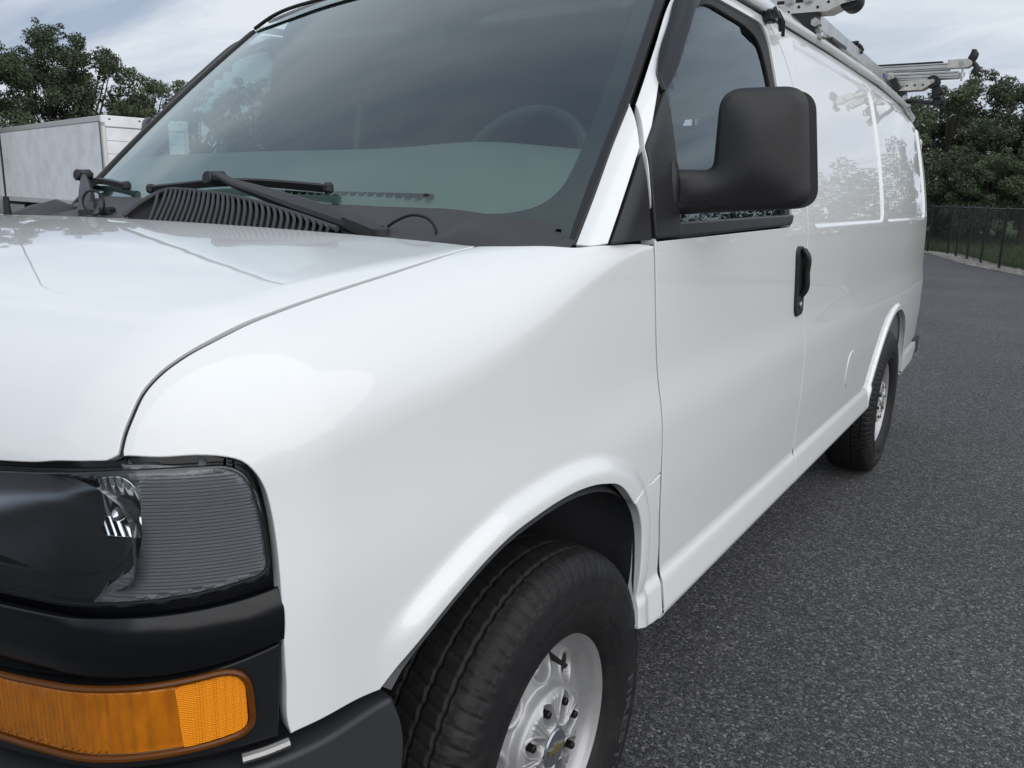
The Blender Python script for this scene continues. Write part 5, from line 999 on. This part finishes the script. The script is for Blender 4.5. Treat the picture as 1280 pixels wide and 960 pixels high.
# ---------------------------------------------------------------- trees
def leaf_mat(name, c0, c1):
    m = bpy.data.materials.new(name); m.use_nodes = True; n_, l_ = nodes(m); p = n_['Principled BSDF']; ge = n_.new('ShaderNodeNewGeometry'); oi = n_.new('ShaderNodeObjectInfo')
    r_ = n_.new('ShaderNodeValToRGB'); r_.color_ramp.elements[0].color = (*c0, 1); r_.color_ramp.elements[1].color = (*c1, 1); l_.new(ge.outputs['Random Per Island'], r_.inputs[0])
    hs = n_.new('ShaderNodeHueSaturation'); l_.new(r_.outputs[0], hs.inputs['Color']); mr_ = n_.new('ShaderNodeMapRange'); mr_.inputs[3].default_value = .75; mr_.inputs[4].default_value = 1.25; l_.new(oi.outputs['Random'], mr_.inputs[0]); l_.new(mr_.outputs[0], hs.inputs['Value'])
    l_.new(hs.outputs[0], p.inputs['Base Color']); p.inputs['Roughness'].default_value = .55; p.inputs['Specular IOR Level'].default_value = .3
    tl = n_.new('ShaderNodeBsdfTranslucent'); l_.new(hs.outputs[0], tl.inputs[0]); mx = n_.new('ShaderNodeMixShader'); mx.inputs[0].default_value = .25; l_.new(p.outputs[0], mx.inputs[1]); l_.new(tl.outputs[0], mx.inputs[2]); l_.new(mx.outputs[0], n_['Material Output'].inputs[0]); return m
LEAF = [leaf_mat('leaves_dark', (.050, .072, .040), (.100, .125, .070)), leaf_mat('leaves_mid', (.060, .082, .046), (.115, .138, .078))]
BARK = mat('bark', (.045, .038, .030), .95, bump=(25, .8, .03, 5))
def leaves(centres, radii, per, size, rng, flat=.75):
    V = []; Fc = []
    for c_, r_ in zip(centres, radii):
        m = int(per * (r_ / .7) ** 2); u = rng.normal(size=(m, 3)); u /= np.linalg.norm(u, axis=1)[:, None]; rad = r_ * rng.uniform(.35, 1.08, m) ** .6; P = c_ + u * rad[:, None] * np.array((1, 1, flat))
        nrm = u + rng.normal(size=(m, 3)) * .7 + np.array((0, 0, .35)); nrm /= np.linalg.norm(nrm, axis=1)[:, None]
        a = np.cross(nrm, rng.normal(size=(m, 3))); a /= np.linalg.norm(a, axis=1)[:, None]; b_ = np.cross(nrm, a); s = size * rng.uniform(.6, 1.3, m)[:, None]
        n0 = len(V); Q = np.stack([P - a * s, P + b_ * s * .55, P + a * s, P - b_ * s * .55], 1).reshape(-1, 3); V += Q.tolist(); Fc += [(n0 + 4 * i, n0 + 4 * i + 1, n0 + 4 * i + 2, n0 + 4 * i + 3) for i in range(m)]
    return V, Fc
def tree_proto(seed, H, spread, nblob, lm, low=.15):
    """trunk with limbs, and a crown of leaf clumps carried by the limbs"""
    rng = np.random.default_rng(seed); b = MB(); lean = rng.normal(size=2) * .25; top = np.array((lean[0], lean[1], H * .8))
    tk = spline([(0, 0, -.1), (lean[0] * .3, lean[1] * .2, H * .3), (lean[0] * .7, lean[1] * .8, H * .55), tuple(top)], .4); b.tube(tk, np.linspace(.16, .04, len(tk)), 8); cs = []; rs = []
    for k in range(nblob):
        t = rng.uniform(low, 1.); z = H * t; prof_ = math.sin(math.pi * min(1, .18 + .78 * t)) ** .7; a = rng.uniform(0, 2 * math.pi); rad = spread * prof_ * math.sqrt(rng.uniform(.12, 1)); c_ = np.array((math.cos(a) * rad + lean[0] * t, math.sin(a) * rad + lean[1] * t, z + rng.normal() * .2))
        cs.append(c_); rs.append(rng.uniform(.42, .85) * (1.15 - .5 * t) * (H / 6.5) ** .5)
        if k % 2 == 0: s0 = tk[int(len(tk) * min(.9, t * .75))]; b.tube(spline([s0, .5 * (s0 + c_) + (0, 0, -.1), c_], .4), np.linspace(.05, .012, len(spline([s0, .5 * (s0 + c_) + (0, 0, -.1), c_], .4))), 5)
    for k in range(int(nblob * .5)):    # sprigs that break the outline
        a = rng.uniform(0, 2 * math.pi); t = rng.uniform(.5, 1.06); prof_ = math.sin(math.pi * min(1, .18 + .78 * min(t, 1))) ** .7; rad = spread * prof_ * rng.uniform(.9, 1.2); cs.append(np.array((math.cos(a) * rad + lean[0], math.sin(a) * rad + lean[1], H * t))); rs.append(rng.uniform(.16, .34))
    V, Fc = leaves(cs, rs, 860, .058, rng); me_t = b; return me_t, V, Fc
protos = []
for seed, H, sp_, nb, lm in ((1, 6.4, 2.3, 46, 0), (2, 5.4, 2.1, 40, 1), (3, 7.8, 2.7, 60, 0), (4, 4.2, 1.9, 30, 1)):
    tb, V, Fc = tree_proto(seed, H, sp_, nb, lm); t0 = tb.build('trunk', BARK, None); c0 = raw('crown', V, Fc, LEAF[lm], None, smooth=False); protos.append((t0.data, c0.data)); bpy.data.objects.remove(t0); bpy.data.objects.remove(c0)
def plant(k, x, y, rot, sc, label, group, zsc=1.):
    t = empty('tree', (x, y, 0), label, 'tree', group); t.rotation_euler = (0, 0, rot); t.scale = (sc, sc, sc * zsc)
    for nm, me in zip(('trunk', 'crown'), protos[k]): link(bpy.data.objects.new(nm, me), t)
    return t
def polar(px, D):      # compass bearing seen from where the photographer stood
    a = math.atan((px - 640) / 1030.7 * .97) - YAW; return CAM[0] + D * math.sin(a), CAM[1] + D * math.cos(a)
GR = 'trees behind the fence'
for k, px, D, rot, sc, lab in ((1, 1168, 35, .3, 1.02, 'tree rising just behind the tail of the van'), (0, 1216, 36.5, 1.2, .93, 'tallest tree behind the fence, under the end of the rack arm'), (1, 1252, 35.5, 2.1, .97, 'rounded tree second from the picture edge, behind the fence posts'), (1, 1290, 33.5, 4.2, 1.0, 'tree cut by the picture edge behind the fence'), (0, 1138, 38, 5.0, .86, 'tree mostly hidden by the rear corner of the van'), (3, 1190, 32, 2.9, .72, 'low bushy tree over the fence top close to the van tail'), (3, 1236, 31.5, .8, .70, 'low bushy tree over the fence top between the tall trees'), (3, 1278, 30.5, 3.5, .74, 'low bushy tree over the fence top by the picture edge')):
    x, y = polar(px, D); plant(k, x, y, rot, sc, lab, GR)
GL = 'trees behind the trailer'
for k, px, D, rot, sc, lab in ((2, -38, 39, .4, .92, 'big dark tree at the picture edge above the far end of the trailer'), (2, 45, 40, 1.7, .93, 'big dark tree above the middle of the trailer roof'), (0, 118, 39, 2.6, 1.05, 'dark tree above the rear corner of the trailer'), (1, 178, 40, 3.3, 1.1, 'dark tree between the trailer roof and the windscreen edge'), (1, 245, 41, 4.4, 1.04, 'tree seen low through the passenger side of the windscreen')):
    x, y = polar(px, D); plant(k, x, y, rot, sc, lab, GL)
for k, px, D, rot, sc, lab in ((0, 310, 41, .9, .92, 'tree seen through the passenger window below the bright sky'), (2, 385, 43, 5.2, .80, 'taller tree seen through the passenger window beside the dark pillar'), (1, 470, 42, .2, 1.0, 'tree behind the van, glimpsed past the seats')):
    x, y = polar(px, D); plant(k, x, y, rot, sc, lab, 'trees beyond the far side of the van')
# the wood on the other sides of the lot, seen only as reflections in paint and glass
rng = np.random.default_rng(9); cs = []; rs = []
for a in np.arange(3.5, 262, .95):
    D = 56 + rng.normal() * 2; H = 6.0 + 1.0 * math.sin(a * .21) + .9 * math.sin(a * .083 + 1) + rng.normal() * .45; ar = R(a); x0, y0 = 1.6 + D * math.sin(ar), .5 + D * math.cos(ar)
    for z in np.arange(.4, H, .9): cs.append(np.array((x0 + rng.normal() * .5, y0 + rng.normal() * .5, z))); rs.append(rng.uniform(.95, 1.3) * (1.15 - .45 * z / H))
V, Fc = leaves(cs, rs, 100, .14, rng); o = raw('treeline', V, Fc, LEAF[0], None, smooth=False); tag(o, 'dark wood round the open sides of the lot', 'wood', None, 'stuff')
# ---------------------------------------------------------------- white box trailer
TRW = mat('trailer_white', (.80, .82, .84), .5, var=(1.6, (.66, .68, .70), .42, .68), bump=(6, .1, .01)); TRA = mat('trailer_aluminium', (.60, .60, .59), .45, metal=.6); TRD = mat('trailer_dark', (.05, .05, .052), .7)
TRO = np.array((-21.49, 12.73, 0.)); sdir = np.array((-.980, .196, 0)); rdir = np.array((-.196, -.980, 0)) * -1; zv = np.array((0, 0, 1.)); TL, TW_, TB, TT = 13.0, 2.5, .82, 3.33
tr_ = empty('box_trailer', tuple(TRO), 'long white box trailer parked beyond the van', 'trailer'); AX = (sdir, rdir, zv)
def tb(name, s0, s1, r0, r1, z0, z1, m, bev=.0, par=tr_):
    b = MB(); b.box(sdir * (s0 + s1) / 2 + rdir * (r0 + r1) / 2 + zv * (z0 + z1) / 2, (s1 - s0, r1 - r0, z1 - z0), ax=AX, bev=bev); return b.build(name, m, par)
tb('body', .06, TL, .03, TW_ - .03, TB, TT - .06, TRW, .01)
for k in range(10): tb('side_panel', .12 + k * 1.285, .12 + k * 1.285 + 1.275, .012, .028, TB + .10, TT - .17, TRW, .004)
tb('roof_rail', .02, TL, -.004, .05, TT - .165, TT, TRA, .015); tb('roof_rail', .02, TL, TW_ - .05, TW_ + .004, TT - .165, TT, TRA, .015); tb('bottom_rail', .02, TL, -.004, .05, TB - .06, TB + .09, TRA, .01)
tb('roof', .05, TL, .05, TW_ - .05, TT - .02, TT + .004, TRW)
for r0 in (-.006, TW_ - .10): tb('corner_post', -.02, .10, r0, r0 + .106, TB, TT - .17, TRA, .012)
tb('corner_edge', .10, .19, -.010, .012, TB, TT - .165, mat('trailer_post_grey', (.16, .165, .16), .5, metal=.3))
hd = tb('door_header', -.02, .10, -.006, TW_ + .006, TT - .30, TT + .006, TRW, .012)
for r0 in (.22, 1.06, 1.25, 1.44, 2.28): tb('marker_lamp', -.035, -.02, r0 - .03, r0 + .03, TT - .11, TT - .07, mat('lamp_red_dark', (.12, .03, .03), .3), .005)
for k in range(6): tb('door_panel', .0, .03, .105, TW_ - .105, TB + .02 + k * .362, TB + .02 + k * .362 + .352, TRW, .006)
tb('rear_bumper', .0, .15, .1, TW_ - .1, .48, .60, TRD); tb('chassis', .3, TL, .7, 1.8, .60, TB - .06, TRD)
for s0 in (1.6, 2.9):
    for r0 in (.05, TW_ - .65):
        b = MB(); c_ = sdir * s0 + zv * .5; b.cyl(c_ + rdir * r0, c_ + rdir * (r0 + .6), .5, n=28, bev=.05); b.cyl(c_ + rdir * (r0 - .01), c_ + rdir * (r0 + .2), .28, n=24); b.build('wheel', RUBBER, tr_)
for r0 in (.5, 1.9): tb('landing_leg', 9.6, 9.75, r0, r0 + .15, .02, TB - .06, TRD)
